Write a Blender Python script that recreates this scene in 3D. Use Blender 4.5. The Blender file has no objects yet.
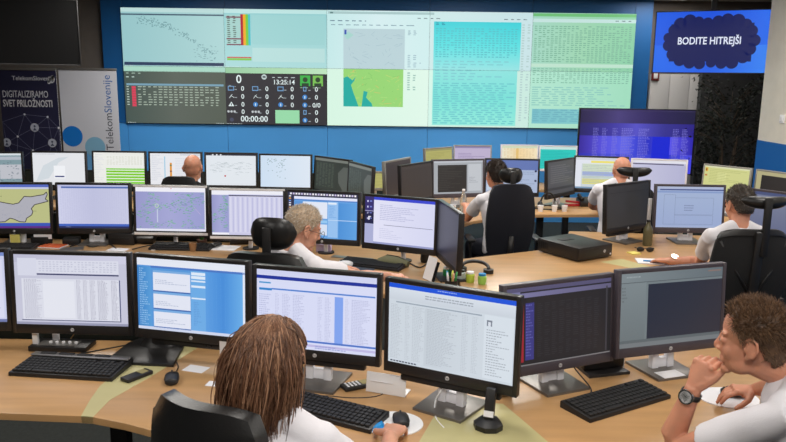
import bpy, bmesh, math, random
from mathutils import Vector, Matrix, noise
R = math.radians
PI = math.pi
random.seed(7)
scene = bpy.context.scene
col = scene.collection
scene.view_settings.view_transform = 'Standard'
scene.view_settings.look = 'None'
scene.view_settings.gamma = 1
scene.view_settings.exposure = 0.0
CH = 2.0            # camera height
DT = 0.74           # desk height
FPX, PIT, ROL = 750.0, R(10.8), R(0.73)

def ray(px, py):
    X = (px-393)/FPX; Y = (221-py)/FPX
    cr, sr = math.cos(ROL), math.sin(ROL)
    u = X*cr - Y*sr; v = X*sr + Y*cr
    c, s = math.cos(PIT), math.sin(PIT)
    return Vector((u, c+v*s, -s+v*c))
def at(px, py, z=DT):
    d = ray(px, py); t = (z-CH)/d.z
    return Vector((d.x*t, d.y*t, z))
def aty(px, py, y):
    d = ray(px, py); t = y/d.y
    return Vector((d.x*t, y, CH+d.z*t))

def lin(c):
    c = c/255.0
    return c/12.92 if c <= 0.04045 else ((c+0.055)/1.055)**2.4
def rgb(t, a=1.0):
    return (lin(t[0]), lin(t[1]), lin(t[2]), a)

# ------------------------------------------------------------------ materials
MATS = {}
def mat(name, c, rough=0.6, metal=0.0, bump=0.0, bscale=60.0, spec=0.5, sss=0.0, vary=0.0, vscale=6.0, stretch=None, attr=False, coat=0.0):
    if name in MATS: return MATS[name]
    m = bpy.data.materials.new(name); m.use_nodes = True
    nt = m.node_tree; b = nt.nodes['Principled BSDF']
    b.inputs['Base Color'].default_value = rgb(c)
    b.inputs['Roughness'].default_value = rough
    b.inputs['Metallic'].default_value = metal
    b.inputs['Specular IOR Level'].default_value = spec
    if coat: b.inputs['Coat Weight'].default_value = coat
    if sss:
        b.inputs['Subsurface Weight'].default_value = sss
        b.inputs['Subsurface Scale'].default_value = 0.01
        b.inputs['Subsurface Radius'].default_value = (1.0, 0.35, 0.2)
    tc = nt.nodes.new('ShaderNodeTexCoord')
    mp = nt.nodes.new('ShaderNodeMapping')
    nt.links.new(tc.outputs['Object'], mp.inputs['Vector'])
    if stretch: mp.inputs['Scale'].default_value = stretch
    if attr:
        at_ = nt.nodes.new('ShaderNodeAttribute'); at_.attribute_name = 'col'
        nt.links.new(at_.outputs['Color'], b.inputs['Base Color'])
    elif vary:
        n = nt.nodes.new('ShaderNodeTexNoise'); n.inputs['Scale'].default_value = vscale
        n.inputs['Detail'].default_value = 6
        nt.links.new(mp.outputs['Vector'], n.inputs['Vector'])
        r = nt.nodes.new('ShaderNodeValToRGB')
        k0, k1 = 1-vary, 1+vary
        r.color_ramp.elements[0].position = .3; r.color_ramp.elements[1].position = .7
        r.color_ramp.elements[0].color = rgb([min(255, v*k0) for v in c])
        r.color_ramp.elements[1].color = rgb([min(255, v*k1) for v in c])
        nt.links.new(n.outputs['Fac'], r.inputs['Fac'])
        nt.links.new(r.outputs['Color'], b.inputs['Base Color'])
    if bump:
        n2 = nt.nodes.new('ShaderNodeTexNoise'); n2.inputs['Scale'].default_value = bscale
        n2.inputs['Detail'].default_value = 3
        nt.links.new(mp.outputs['Vector'], n2.inputs['Vector'])
        bp = nt.nodes.new('ShaderNodeBump'); bp.inputs['Strength'].default_value = bump
        bp.inputs['Distance'].default_value = 0.004
        nt.links.new(n2.outputs['Fac'], bp.inputs['Height'])
        nt.links.new(bp.outputs['Normal'], b.inputs['Normal'])
    MATS[name] = m
    return m

def emit_mat(name, strength=1.0, gloss=0.35):
    if name in MATS: return MATS[name]
    m = bpy.data.materials.new(name); m.use_nodes = True
    nt = m.node_tree; b = nt.nodes['Principled BSDF']
    b.inputs['Base Color'].default_value = (0.012, 0.012, 0.012, 1)
    b.inputs['Roughness'].default_value = gloss
    b.inputs['Specular IOR Level'].default_value = 0.35
    a = nt.nodes.new('ShaderNodeAttribute'); a.attribute_name = 'col'
    nt.links.new(a.outputs['Color'], b.inputs['Emission Color'])
    b.inputs['Emission Strength'].default_value = strength
    MATS[name] = m
    return m

BLACK = mat('black_plastic', (30, 29, 30), .42, bump=.05, bscale=400)
BLACKM = mat('matte_black_plastic', (24, 24, 25), .6)
BEZ = mat('monitor_bezel', (36, 34, 35), .38)
SILV = mat('silver_metal', (150, 148, 146), .32, .75)
SILVP = mat('silver_plastic', (244, 244, 250), .4)
DSILV = mat('dark_brushed_metal', (120, 116, 112), .38, .6)
WHITEP = mat('white_plastic', (240, 240, 242), .45)
PAPER = mat('paper', (228, 228, 232), .8)
WOOD = mat('beech_laminate', (186, 145, 98), .34, bump=.03, bscale=30, vary=.05, vscale=3.0, stretch=(.6, 6, 1))
WEDGE = mat('pale_green_laminate', (186, 178, 128), .45, vary=.02)
EDGE = mat('beech_edge', (176, 124, 70), .5)
METAL_D = mat('dark_steel', (46, 46, 48), .45, .5)
CHROME = mat('chrome', (200, 200, 200), .12, 1.0)
FABN = mat('navy_fabric', (27, 29, 40), .9, bump=.4, bscale=500)
FABK = mat('black_fabric', (25, 25, 27), .9, bump=.4, bscale=500)
LEATH = mat('black_leather', (24, 24, 25), .35, bump=.15, bscale=120)
SCREEN = emit_mat('lit_screen')
LEDM = emit_mat('video_wall_surface', 1.0, .5)
PRINT = mat('printed_sheet', (200, 200, 200), .6, attr=True)
SKIN = mat('skin', (206, 150, 124), .5, sss=.15, vary=.05, vscale=14, bump=.1, bscale=200)
SKIN2 = mat('tanned_skin', (202, 140, 112), .5, sss=.15, vary=.05, vscale=14, bump=.1, bscale=200)
SHIRT = mat('white_cotton', (222, 220, 226), .85, bump=.25, bscale=300)
TROUS = mat('dark_denim', (38, 42, 56), .9, bump=.2, bscale=300)
SHOE = mat('black_shoe', (25, 25, 25), .5)

# ------------------------------------------------------------------ mesh builder
class MB:
    def __init__(s): s.bm = bmesh.new(); s.cl = None; s.curcol = None
    def color(s, c):
        if s.cl is None: s.cl = s.bm.loops.layers.float_color.new('col')
        s.curcol = rgb(c)
    def _pf(s, f):
        if s.cl is not None and s.curcol is not None:
            for l in f.loops: l[s.cl] = s.curcol
    def face(s, pts):
        vs = [s.bm.verts.new(p) for p in pts]
        f = s.bm.faces.new(vs); s._pf(f); return f
    def box(s, c, sz, rot=None, bevel=0.0, seg=2):
        M = Matrix.Translation(Vector(c))
        if rot is not None: M = M @ rot.to_4x4()
        M = M @ Matrix.Diagonal((sz[0], sz[1], sz[2], 1))
        before = set(s.bm.faces)
        r = bmesh.ops.create_cube(s.bm, size=1.0, matrix=M)
        if bevel:
            es = list({e for v in r['verts'] for e in v.link_edges})
            bmesh.ops.bevel(s.bm, geom=es, offset=bevel, segments=seg, affect='EDGES', profile=.5)
        if s.cl is not None:
            for f in s.bm.faces:
                if f not in before: s._pf(f)
        return s
    def prism(s, poly, z0, z1, M=None, bevel=0.0):
        lo = [s.bm.verts.new((p[0], p[1], z0)) for p in poly]
        hi = [s.bm.verts.new((p[0], p[1], z1)) for p in poly]
        n = len(poly); fs = [s.bm.faces.new(hi), s.bm.faces.new(lo[::-1])]
        for i in range(n):
            j = (i+1) % n
            fs.append(s.bm.faces.new((lo[i], lo[j], hi[j], hi[i])))
        bmesh.ops.recalc_face_normals(s.bm, faces=fs)
        vs = lo+hi
        if bevel:
            es = [e for e in fs[0].edges]
            r = bmesh.ops.bevel(s.bm, geom=es, offset=bevel, segments=2, affect='EDGES', profile=.5)
            vs = list({v for f in fs if f.is_valid for v in f.verts} | set(r['verts']))
        if M is not None: bmesh.ops.transform(s.bm, matrix=M, verts=[v for v in vs if v.is_valid])
        for f in fs:
            if f.is_valid: s._pf(f)
        return s
    def tube(s, pts, rad, n=10, cap=True):
        pts = [Vector(p) for p in pts]
        if not hasattr(rad, '__len__'): rad = [rad]*len(pts)
        rings = []; prev = None
        for i, p in enumerate(pts):
            if i == 0: t = pts[1]-p
            elif i == len(pts)-1: t = p-pts[i-1]
            else: t = (pts[i+1]-pts[i-1])
            if t.length < 1e-9: t = Vector((0, 0, 1))
            t.normalize()
            if prev is None:
                u = t.orthogonal().normalized()
            else:
                u = (prev - t*prev.dot(t))
                u = u.normalized() if u.length > 1e-6 else t.orthogonal().normalized()
            prev = u; w = t.cross(u)
            rings.append([s.bm.verts.new(p+(u*math.cos(2*PI*k/n)+w*math.sin(2*PI*k/n))*rad[i]) for k in range(n)])
        for a, b in zip(rings, rings[1:]):
            for k in range(n):
                f = s.bm.faces.new((a[k], a[(k+1) % n], b[(k+1) % n], b[k])); s._pf(f)
        if cap:
            f = s.bm.faces.new(rings[0][::-1]); s._pf(f)
            f = s.bm.faces.new(rings[-1]); s._pf(f)
        return s
    def loft(s, rings, n=20):
        # rings: (center, u, v) vectors with radii in their length
        R_ = []
        for c, u, v in rings:
            c = Vector(c); u = Vector(u); v = Vector(v)
            R_.append([s.bm.verts.new(c+u*math.cos(2*PI*k/n)+v*math.sin(2*PI*k/n)) for k in range(n)])
        fs = []
        for a, b in zip(R_, R_[1:]):
            for k in range(n):
                fs.append(s.bm.faces.new((a[k], a[(k+1) % n], b[(k+1) % n], b[k])))
        fs.append(s.bm.faces.new(R_[0][::-1])); fs.append(s.bm.faces.new(R_[-1]))
        bmesh.ops.recalc_face_normals(s.bm, faces=fs)
        for f in fs: s._pf(f)
        return s
    def ell(s, c, r, M=None, seg=20, rings=12):
        T = Matrix.Translation(Vector(c)) @ (M.to_4x4() if M is not None else Matrix.Identity(4)) @ Matrix.Diagonal((r[0], r[1], r[2], 1))
        before = set(s.bm.faces) if s.cl is not None else None
        bmesh.ops.create_uvsphere(s.bm, u_segments=seg, v_segments=rings, radius=1.0, matrix=T)
        if before is not None:
            for f in s.bm.faces:
                if f not in before: s._pf(f)
        return s
    def cyl(s, c, r, h, n=24, r2=None, M=None):
        # base centre c, along z (or M)
        c = Vector(c); r2 = r if r2 is None else r2
        A = M.to_3x3() if M is not None else Matrix.Identity(3)
        s.loft([(c, A @ Vector((r, 0, 0)), A @ Vector((0, r, 0))), (c+A @ Vector((0, 0, h)), A @ Vector((r2, 0, 0)), A @ Vector((0, r2, 0)))], n)
        return s
    def lathe(s, prof, c=(0, 0, 0), n=24):
        c = Vector(c)
        s.loft([(c+Vector((0, 0, z)), Vector((max(r, 1e-4), 0, 0)), Vector((0, max(r, 1e-4), 0))) for r, z in prof], n)
        return s
    def add_mesh(s, verts, faces, M):
        vs = [s.bm.verts.new(M @ Vector(v)) for v in verts]
        for f in faces:
            try:
                ff = s.bm.faces.new([vs[i] for i in f]); s._pf(ff)
            except ValueError: pass
    def mesh(s, name, m, smooth=False, auto=35):
        me = bpy.data.meshes.new(name)
        if smooth:
            for f in s.bm.faces: f.smooth = True
            for e in s.bm.edges:
                if len(e.link_faces) == 2 and e.calc_face_angle(0) > R(auto): e.smooth = False
        s.bm.to_mesh(me); s.bm.free()
        for mm in (m if isinstance(m, (list, tuple)) else [m]): me.materials.append(mm)
        return me
    def build(s, name, m, parent=None, smooth=True, loc=None, rot=None):
        return link(name, s.mesh(name, m, smooth), parent, loc, rot)

def link(name, me, parent=None, loc=None, rot=None):
    o = bpy.data.objects.new(name, me); col.objects.link(o)
    if parent is not None: o.parent = parent
    if loc is not None: o.location = loc
    if rot is not None: o.rotation_euler = rot
    return o
def tag(o, label, cat=None, group=None, kind=None):
    if label: o['label'] = label
    if cat: o['category'] = cat
    if group: o['group'] = group
    if kind: o['kind'] = kind
    return o
def thing(name, label, cat, loc=(0, 0, 0), rz=0.0, group=None):
    o = bpy.data.objects.new(name, None); col.objects.link(o)
    o.empty_display_size = .05
    o.location = loc; o.rotation_euler = (0, 0, rz)
    return tag(o, label, cat, group)
def struct(name, mb, m, smooth=False):
    o = mb.build(name, m, None, smooth); o['kind'] = 'structure'; return o

_tc = {}
def text_geo(s, size=1.0, align='LEFT', bold=0.0):
    k = (s, align, bold)
    if k not in _tc:
        cu = bpy.data.curves.new('t', 'FONT'); cu.body = s; cu.align_x = align; cu.size = 1.0
        cu.resolution_u = 3; cu.offset = bold
        ob = bpy.data.objects.new('t', cu); col.objects.link(ob)
        dg = bpy.context.evaluated_depsgraph_get(); dg.update()
        me = bpy.data.meshes.new_from_object(ob.evaluated_get(dg))
        _tc[k] = ([v.co.copy() for v in me.vertices], [tuple(p.vertices) for p in me.polygons])
        bpy.data.objects.remove(ob); bpy.data.curves.remove(cu); bpy.data.meshes.remove(me)
    return _tc[k]

# ------------------------------------------------------------------ flat pictures (screens, prints) as layered coloured faces
class Pic:
    """u right 0..1, v down 0..1 ; drawn in plane y=0 facing -y"""
    def __init__(s, w, h): s.w = w; s.h = h; s.items = []
    def r(s, x0, y0, x1, y1, c, l=1): s.items.append(('r', x0, y0, x1, y1, c, l)); return s
    def g(s, x0, y0, x1, y1, cs, l=0, vert=False):
        s.items.append(('g', x0, y0, x1, y1, cs, l, vert)); return s
    def p(s, pts, c, l=1): s.items.append(('p', pts, c, l)); return s
    def t(s, txt, x, y, size, c, l=3, align='LEFT', rot=0.0, bold=0.0, sx=1.0): s.items.append(('t', txt, x, y, size, c, l, align, rot, bold, sx)); return s
    def disc(s, x, y, r, c, l=2, n=20, sy=None):
        a = s.w/s.h; ry = r*a if sy is None else sy
        s.p([(x+r*math.cos(2*PI*k/n), y+ry*math.sin(2*PI*k/n)) for k in range(n)], c, l); return s
    def line(s, x0, y0, x1, y1, wd, c, l=2):
        ax, ay, bx, by = x0*s.w, y0*s.h, x1*s.w, y1*s.h
        d = math.hypot(bx-ax, by-ay) or 1e-6; nx, ny = -(by-ay)/d*wd/2, (bx-ax)/d*wd/2
        s.p([((ax+nx)/s.w, (ay+ny)/s.h), ((bx+nx)/s.w, (by+ny)/s.h), ((bx-nx)/s.w, (by-ny)/s.h), ((ax-nx)/s.w, (ay-ny)/s.h)], c, l); return s
    def text(s, x0, y0, x1, y1, rows, c, l=2, fill=.5, cols=None, rnd=None, mn=.3):
        """rows of little dashes standing for small type"""
        rn = rnd or random
        dh = (y1-y0)/rows
        for i in range(rows):
            y = y0+i*dh
            if cols:
                cw = (x1-x0)/cols
                for j in range(cols):
                    if rn.random() < .88:
                        s.r(x0+j*cw, y, x0+j*cw+cw*(.45+.35*rn.random()), y+dh*fill, c, l)
            else:
                x = x0; end = x0+(x1-x0)*(mn+(1-mn)*rn.random())
                while x < end:
                    wd = (.02+.06*rn.random())*(x1-x0)+.004
                    s.r(x, y, min(x+wd, x1), y+dh*fill, c, l); x += wd+.006
        return s
    def mesh(s, name, m, win=(0, 0, 1, 1), pw=None, ph=None, step=0.00025):
        """win: part of the picture shown on a panel pw x ph"""
        pw = s.w if pw is None else pw; ph = s.h if ph is None else ph
        wx0, wy0, wx1, wy1 = win
        mb = MB(); mb.color((0, 0, 0)); bm = mb.bm; cl = mb.cl
        def P(x, y, l):
            return ((x-wx0)/(wx1-wx0)*pw-pw/2, -.0004-l*step, ph/2-(y-wy0)/(wy1-wy0)*ph)
        def clip(x0, y0, x1, y1): return max(x0, wx0), max(y0, wy0), min(x1, wx1), min(y1, wy1)
        for it in s.items:
            if it[0] == 'r':
                _, x0, y0, x1, y1, c, l = it
                x0, y0, x1, y1 = clip(x0, y0, x1, y1)
                if x1 <= x0 or y1 <= y0: continue
                mb.curcol = rgb(c)
                mb.face([P(x0, y1, l), P(x1, y1, l), P(x1, y0, l), P(x0, y0, l)])
            elif it[0] == 'g':
                _, x0, y0, x1, y1, cs, l, vert = it
                a0, b0, a1, b1 = clip(x0, y0, x1, y1)
                if a1 <= a0 or b1 <= b0: continue
                N = 24
                def cc(t):
                    t = max(0, min(.9999, t))*(len(cs)-1); i = int(t); f = t-i
                    return rgb([cs[i][k]*(1-f)+cs[i+1][k]*f for k in range(3)])
                for i in range(N):
                    if vert:
                        u0 = b0+(b1-b0)*i/N; u1 = b0+(b1-b0)*(i+1)/N
                        q = [P(a0, u1, l), P(a1, u1, l), P(a1, u0, l), P(a0, u0, l)]
                        t0 = cc((u0-y0)/(y1-y0)); t1 = cc((u1-y0)/(y1-y0)); cols_ = (t1, t1, t0, t0)
                    else:
                        u0 = a0+(a1-a0)*i/N; u1 = a0+(a1-a0)*(i+1)/N
                        q = [P(u0, b1, l), P(u1, b1, l), P(u1, b0, l), P(u0, b0, l)]
                        t0 = cc((u0-x0)/(x1-x0)); t1 = cc((u1-x0)/(x1-x0)); cols_ = (t0, t1, t1, t0)
                    f = mb.face(q)
                    for lp, c_ in zip(f.loops, cols_): lp[cl] = c_
            elif it[0] == 'p':
                _, pts, c, l = it
                cx = sum(q[0] for q in pts)/len(pts); cy = sum(q[1] for q in pts)/len(pts)
                if not (wx0 <= cx <= wx1 and wy0 <= cy <= wy1): continue
                mb.curcol = rgb(c)
                f = mb.face([P(min(max(x, wx0), wx1), min(max(y, wy0), wy1), l) for x, y in pts])
                f.normal_update()
                if f.normal.y > 0: f.normal_flip()
            else:
                _, txt, x, y, size, c, l, al, rot, bold, sx = it
                if not (wx0 <= x <= wx1 and wy0 <= y <= wy1): continue
                mb.curcol = rgb(c)
                v, fc = text_geo(txt, 1, al, bold)
                M = Matrix.Translation(Vector(P(x, y, l))) @ Matrix.Rotation(PI/2, 4, 'X') @ Matrix.Rotation(rot, 4, 'Z') @ Matrix.Diagonal((size*sx, size, size, 1))
                mb.add_mesh(v, fc, M)
        return mb.mesh(name, m, False)
# ------------------------------------------------------------------ room
FLOOR = mat('dark_carpet', (46, 50, 48), .95, bump=.5, bscale=300, vary=.1, vscale=40)
CEIL = mat('ceiling_tile_white', (196, 190, 182), .9, bump=.1, bscale=40)
BLUE = mat('blue_paint', (24, 100, 168), .45, vary=.02, vscale=1.5)
BLUE_LIT = mat('light_blue_panel', (84, 170, 246), .4, vary=.02, vscale=1.5)  # lighter than the blue above: brightness below the screens put into the colour
GREYW = mat('grey_wall_paint', (112, 104, 98), .8, vary=.03)
WHITEW = mat('off_white_wall_paint', (226, 220, 206), .8, vary=.02)
DARKW = mat('dark_grey_panel', (60, 60, 62), .8, vary=.03)
LOCK = mat('light_grey_cupboard', (196, 194, 194), .6)
RX = aty(770, 20, 8.3).x
CZ = 3.09
def struct_box(name, a, b, m):
    mb = MB(); mb.box([(p+q)/2 for p, q in zip(a, b)], [abs(q-p) for p, q in zip(a, b)]); return struct(name, mb, m)
struct_box('floor', (-6.2, -1.6, -.1), (6.4, 10.8, 0), FLOOR)
struct_box('ceiling', (-6.2, -1.6, CZ), (6.4, 10.8, CZ+.1), CEIL)
struct_box('wall_left', (-6.2, -1.6, 0), (-6.1, 10.8, CZ), GREYW)
struct_box('wall_back', (-6.1, 10.7, 0), (6.4, 10.8, CZ), GREYW)
struct_box('wall_front', (-6.1, -1.6, 0), (RX, -1.5, CZ), GREYW)
struct_box('wall_right', (RX, -1.5, 1.38), (RX+.12, 8.3, CZ), WHITEW)
struct_box('wall_right_dado', (RX-.004, -1.5, 0), (RX+.12, 8.304, 1.38), BLUE)
struct_box('wall_recess', (6.3, 8.2, 0), (6.4, 10.7, CZ), GREYW)
struct_box('wall_return', (RX+.12, 8.2, 0), (6.3, 8.3, CZ), GREYW)
BX0 = aty(101, 20, 10.55).x; BX1 = aty(652, 30, 10.55).x
VX, VW_, VH_ = -.233, 1.397, .776
mb = MB(); 
seams = [BX0] + [VX + (k-2.5)*VW_ for k in range(0, 6)] + [BX1]
for a, b in zip(seams, seams[1:]):
    mb.box(((a+b)/2, 10.625, (1.334+CZ)/2), (b-a-.004, .15, CZ-1.334-.004), bevel=.002)
struct('wall_blue', mb, BLUE)
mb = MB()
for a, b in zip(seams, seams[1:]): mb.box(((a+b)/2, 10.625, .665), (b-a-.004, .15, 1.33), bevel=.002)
struct('wall_blue_lower', mb, BLUE_LIT)
mb = MB()
for k in range(3):
    x = BX1+.03+k*.27
    mb.box((x+.13, 10.61, 1.05), (.262, .16, 2.1), bevel=.004)
o = mb.build('cupboard', LOCK); tag(o, 'light grey cupboard fronts with vertical joints beside the blue wall', 'cupboard')
struct_box('wall_partition', (aty(701, 90, 10.2).x, 10.2, 0), (6.3, 10.3, 2.35), DARKW)
mb = MB(); mb.box((RX-.012, 8.02, 0), (.016, .1, .1), bevel=.003)
# ceiling lamps
LAMP = bpy.data.materials.new('lamp_diffuser'); LAMP.use_nodes = True
LAMP.node_tree.nodes['Principled BSDF'].inputs['Emission Color'].default_value = (1, .93, .84, 1)
LAMP.node_tree.nodes['Principled BSDF'].inputs['Emission Strength'].default_value = 2.0
def ceiling_light(x, y, power, label, n=[0]):
    t = thing('ceiling_light', label, 'ceiling light', (x, y, CZ), 0, 'recessed ceiling lights')
    mb = MB()
    for sx in (-1, 1):
        mb.box((sx*.3, 0, -.012), (.03, 1.23, .024)); mb.box((0, sx*.6, -.012), (.6, .03, .024))
    mb.build('frame', WHITEP, t, False)
    mb = MB(); mb.box((0, 0, -.006), (.57, 1.17, .01)); mb.build('diffuser', LAMP, t, False)
    l = bpy.data.lights.new('lamp', 'AREA'); l.shape = 'RECTANGLE'; l.size = .55; l.size_y = 1.1; l.energy = power; l.color = (1, .96, .9)
    lo = bpy.data.objects.new('lamp', l); col.objects.link(lo); lo.parent = t; lo.location = (0, 0, -.03)
LP = [(-2.6, .4, 66, 'behind the camera on the left'), (.2, .4, 84, 'behind the camera in the middle'), (2.9, .6, 66, 'behind the camera on the right'),
      (-2.6, 3.6, 42, 'over the left front desk'), (.2, 3.4, 46, 'over the middle of the front desk'), (2.9, 3.6, 38, 'over the right front desk'),
      (-2.0, 6.3, 46, 'over the left back desks'), (.9, 6.2, 60, 'over the middle desks'), (3.1, 6.2, 46, 'over the right back desks'),
      (-2.6, 8.5, 84, 'near the video wall on the left'), (1.0, 8.5, 70, 'near the video wall on the right'), (3.55, 9.75, 24, 'above the leafy plant')]  # last entry is an added, unseen lamp that brightens the cupboard recess
for x, y, p, w in LP: ceiling_light(x, y, p*.62, 'flat white rectangular ceiling lamp ' + w)

# ------------------------------------------------------------------ video wall
def video_pic():
    rn = random.Random(3)
    s = Pic(5*VW_, 2*VH_)
    U = lambda c: c/5.0
    V = lambda r: r/2.0
    # column 0 top: pale map of dots
    s.g(0, 0, U(1), V(1), [(150, 196, 200), (172, 212, 212)], 0)
    s.r(0, 0, U(1), V(.07), (186, 218, 216)); s.r(0, V(.1), U(1), V(.125), (70, 92, 110), 2)
    s.r(U(.01), V(.93), U(.99), V(.985), (46, 62, 92), 2)
    for k in range(90):
        t = rn.random(); x = .18+.72*t; y = .17+.55*t*t+.12*t + rn.gauss(0, .03)
        s.r(U(x), V(y), U(x+.012), V(y+.016), (120, 160, 165), 2)
    for k in range(70):
        x = .15+.35*rn.random(); y = .15+.12*rn.random()+(x-.15)*.3
        s.r(U(x), V(y), U(x+.01), V(y+.01), (105, 145, 152), 2)
    for k in range(40):
        x = .68+.25*rn.random(); y = .6+.3*rn.random()
        s.r(U(x), V(y), U(x+.016), V(y+.008), (120, 158, 164), 2)
    # column 0 bottom
    s.r(0, V(1), U(1), V(1.09), (168, 214, 196), 1)
    s.g(0, V(1.08), U(1), V(2), [(70, 84, 78), (92, 100, 92), (84, 92, 82)], 1)
    s.text(U(.02), V(1.115), U(.25), V(1.14), 1, (170, 196, 180), 3)
    s.text(U(.02), V(1.18), U(.18), V(1.21), 1, (190, 214, 205), 3)
    s.r(U(.02), V(1.3), U(.98), V(1.335), (120, 160, 180), 2)
    for i in range(8):
        y = 1.35+i*.045
        s.r(U(.07), V(y), U(.11), V(y+.04), (214, 62, 88), 3)
        s.text(U(.02), V(y), U(.06), V(y+.03), 1, (190, 205, 195), 3)
        s.text(U(.13), V(y), U(.95), V(y+.03), 1, (172, 188, 172), 3, mn=.9, rnd=rn, cols=16)
    # column 1 top
    s.g(U(1), 0, U(2), V(1), [(150, 206, 208), (172, 218, 218)], 1, True)
    s.r(U(1), 0, U(2), V(.07), (190, 228, 226), 2)
    s.r(U(1.02), V(.1), U(1.17), V(.62), (166, 208, 202), 2)
    s.text(U(1.03), V(.12), U(1.16), V(.6), 14, (90, 112, 108), 3)
    for y in (.13, .5, .6): s.r(U(1.02), V(y), U(1.17), V(y+.02), (120, 40, 70), 4)
    for x0, x1, c in ((1.16, 1.185, (178, 24, 52)), (1.185, 1.21, (236, 170, 30)), (1.21, 1.235, (120, 200, 60)), (1.235, 1.255, (60, 190, 200))):
        s.r(U(x0), V(.09), U(x1), V(.62), c, 3)
    s.r(U(1.27), V(.1), U(1.98), V(.6), (158, 210, 210), 2); s.r(U(1.27), V(.66), U(1.98), V(.9), (184, 222, 220), 2)
    s.r(U(1.02), V(.82), U(1.26), V(.84), (205, 80, 60), 3); s.r(U(1.02), V(.845), U(1.26), V(.88), (130, 200, 80), 3)
    # column 1 bottom : status board
    s.g(U(1), V(1), U(2), V(1.1), [(150, 200, 160), (190, 228, 190)], 1)
    s.r(U(1), V(1.11), U(1.995), V(2), (48, 46, 52), 2)
    W = (226, 240, 240)
    s.t('0', U(1.13), V(1.27), .155, W, 4, 'CENTER', bold=.012)
    s.text(U(1.03), V(1.31), U(1.1), V(1.35), 2, (150, 165, 170), 3)
    s.disc(U(1.38), V(1.16), U(.026), (190, 205, 205), 3); s.r(U(1.365), V(1.145), U(1.395), V(1.175), (70, 80, 84), 4)
    s.text(U(1.46), V(1.16), U(1.7), V(1.185), 1, (200, 214, 214), 3, mn=.95)
    s.t('13:25:14', U(1.575), V(1.285), .088, W, 4, 'CENTER', bold=.012)
    for k, c in enumerate(((62, 176, 74), (120, 190, 84))):
        x = 1.735+k*.125
        s.r(U(x), V(1.125), U(x+.1), V(1.31), c, 3)
        s.disc(U(x+.05), V(1.2), U(.025), (46, 70, 44), 4, 16); s.r(U(x+.015), V(1.26), U(x+.085), V(1.31), (40, 66, 44), 4)
        s.text(U(x), V(1.335), U(x+.1), V(1.355), 1, (150, 190, 150), 4)
    B = (112, 160, 206)
    rows = (1.4, 1.54, 1.68, 1.81, 1.95)
    for ci, cx in enumerate((1.05, 1.29, 1.54, 1.78)):
        for ri, ry in enumerate(rows):
            if ci == 2 and ri >= 3: continue
            if ci == 1 and ri == 4: continue
            if ci == 0 and ri == 4: s.disc(U(cx), V(ry-.03), U(.02), (70, 74, 96), 3); continue
            if ci == 3 and ri in (1, 2, 4) or (ri == 2 and ci > 0):
                s.disc(U(cx), V(ry-.035), U(.024), (60, 130, 200), 3)
                s.r(U(cx-.004), V(ry-.055), U(cx+.004), V(ry-.01), W, 4)
            elif ri == 0 or ci == 3:
                ww = .03 if ci != 3 else .016
                s.r(U(cx-ww), V(ry-.075), U(cx+ww), V(ry+.005), B, 3); s.r(U(cx-ww+.007), V(ry-.062), U(cx+ww-.007), V(ry-.01), (48, 52, 62), 4)
            elif ri == 1:
                s.line(U(cx-.02), V(ry), U(cx+.012), V(ry-.07), .006, W, 3); s.line(U(cx-.005), V(ry-.05), U(cx+.03), V(ry-.01), .006, W, 3)
            elif ri == 2:
                s.p([(U(cx-.028), V(ry)), (U(cx), V(ry-.08)), (U(cx+.028), V(ry))], W, 3); s.r(U(cx-.005), V(ry-.05), U(cx+.005), V(ry-.012), (48, 46, 52), 4)
            else:
                for q in (-.03, 0, .03): s.disc(U(cx+q), V(ry-.035), U(.012), (190, 196, 200), 3, 10)
            s.text(U(cx+.035), V(ry-.02), U(cx+.085), V(ry+.005), 1, (160, 170, 175), 3, mn=.8)
            s.t('0/0' if (ci == 3 and ri == 2) else '0', U(cx+.115), V(ry+.005), .088, W, 4, 'CENTER', bold=.01)
    s.t('00:00:00', U(1.275), V(1.95), .11, W, 4, 'CENTER', bold=.012)
    s.r(U(1.485), V(1.74), U(1.725), V(1.975), (150, 216, 168), 4)
    # column 2 : two browser halves
    s.g(U(2), 0, U(3), V(1), [(196, 232, 232), (214, 238, 240), (206, 236, 236)], 1)
    s.g(U(2), V(1), U(3), V(2), [(214, 244, 226), (222, 246, 232)], 1)
    s.r(U(2.01), V(.02), U(3.04), V(.06), (170, 200, 200), 2); s.r(U(2.03), V(.03), U(2.06), V(.055), (90, 130, 130), 3)
    s.text(U(2.88), V(.115), U(3.1), V(.14), 1, (90, 110, 120), 3, mn=.95)
    s.text(U(2.03), V(.17), U(2.38), V(.2), 1, (90, 120, 140), 3, mn=.95); s.text(U(2.04), V(.24), U(2.85), V(.265), 1, (120, 150, 165), 3, mn=.95)
    s.r(U(2.16), V(.31), U(2.76), V(1.0), (186, 210, 216), 2)
    for k in range(34):
        x = 2.18+.56*rn.random(); y = .35+.6*rn.random(); a = rn.random()*6.28; d = .03+.07*rn.random()
        s.line(U(x), V(y), U(min(2.75, x+d*math.cos(a))), V(max(.32, min(.99, y+d*math.sin(a)))), .005, (162, 190, 200), 3)
    s.r(U(2.17), V(.33), U(2.19), V(.41), (60, 90, 180), 4)
    s.p([(U(2.16), V(.42)), (U(2.21), V(.36)), (U(2.26), V(.42)), (U(2.2), V(.5))], (168, 214, 206), 3)
    s.r(U(2.16), V(1.0), U(2.75), V(1.66), (150, 212, 116), 2)
    for k in range(60):
        x = 2.18+.55*rn.random(); y = 1.02+.6*rn.random(); a = rn.random()*6.28; d = .02+.06*rn.random()
        s.line(U(x), V(y), U(min(2.745, x+d*math.cos(a))), V(max(1.01, min(1.65, y+d*math.sin(a)))), .006, [(176, 222, 130), (196, 216, 118), (128, 196, 104), (214, 190, 110)][k % 4], 3)
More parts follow.
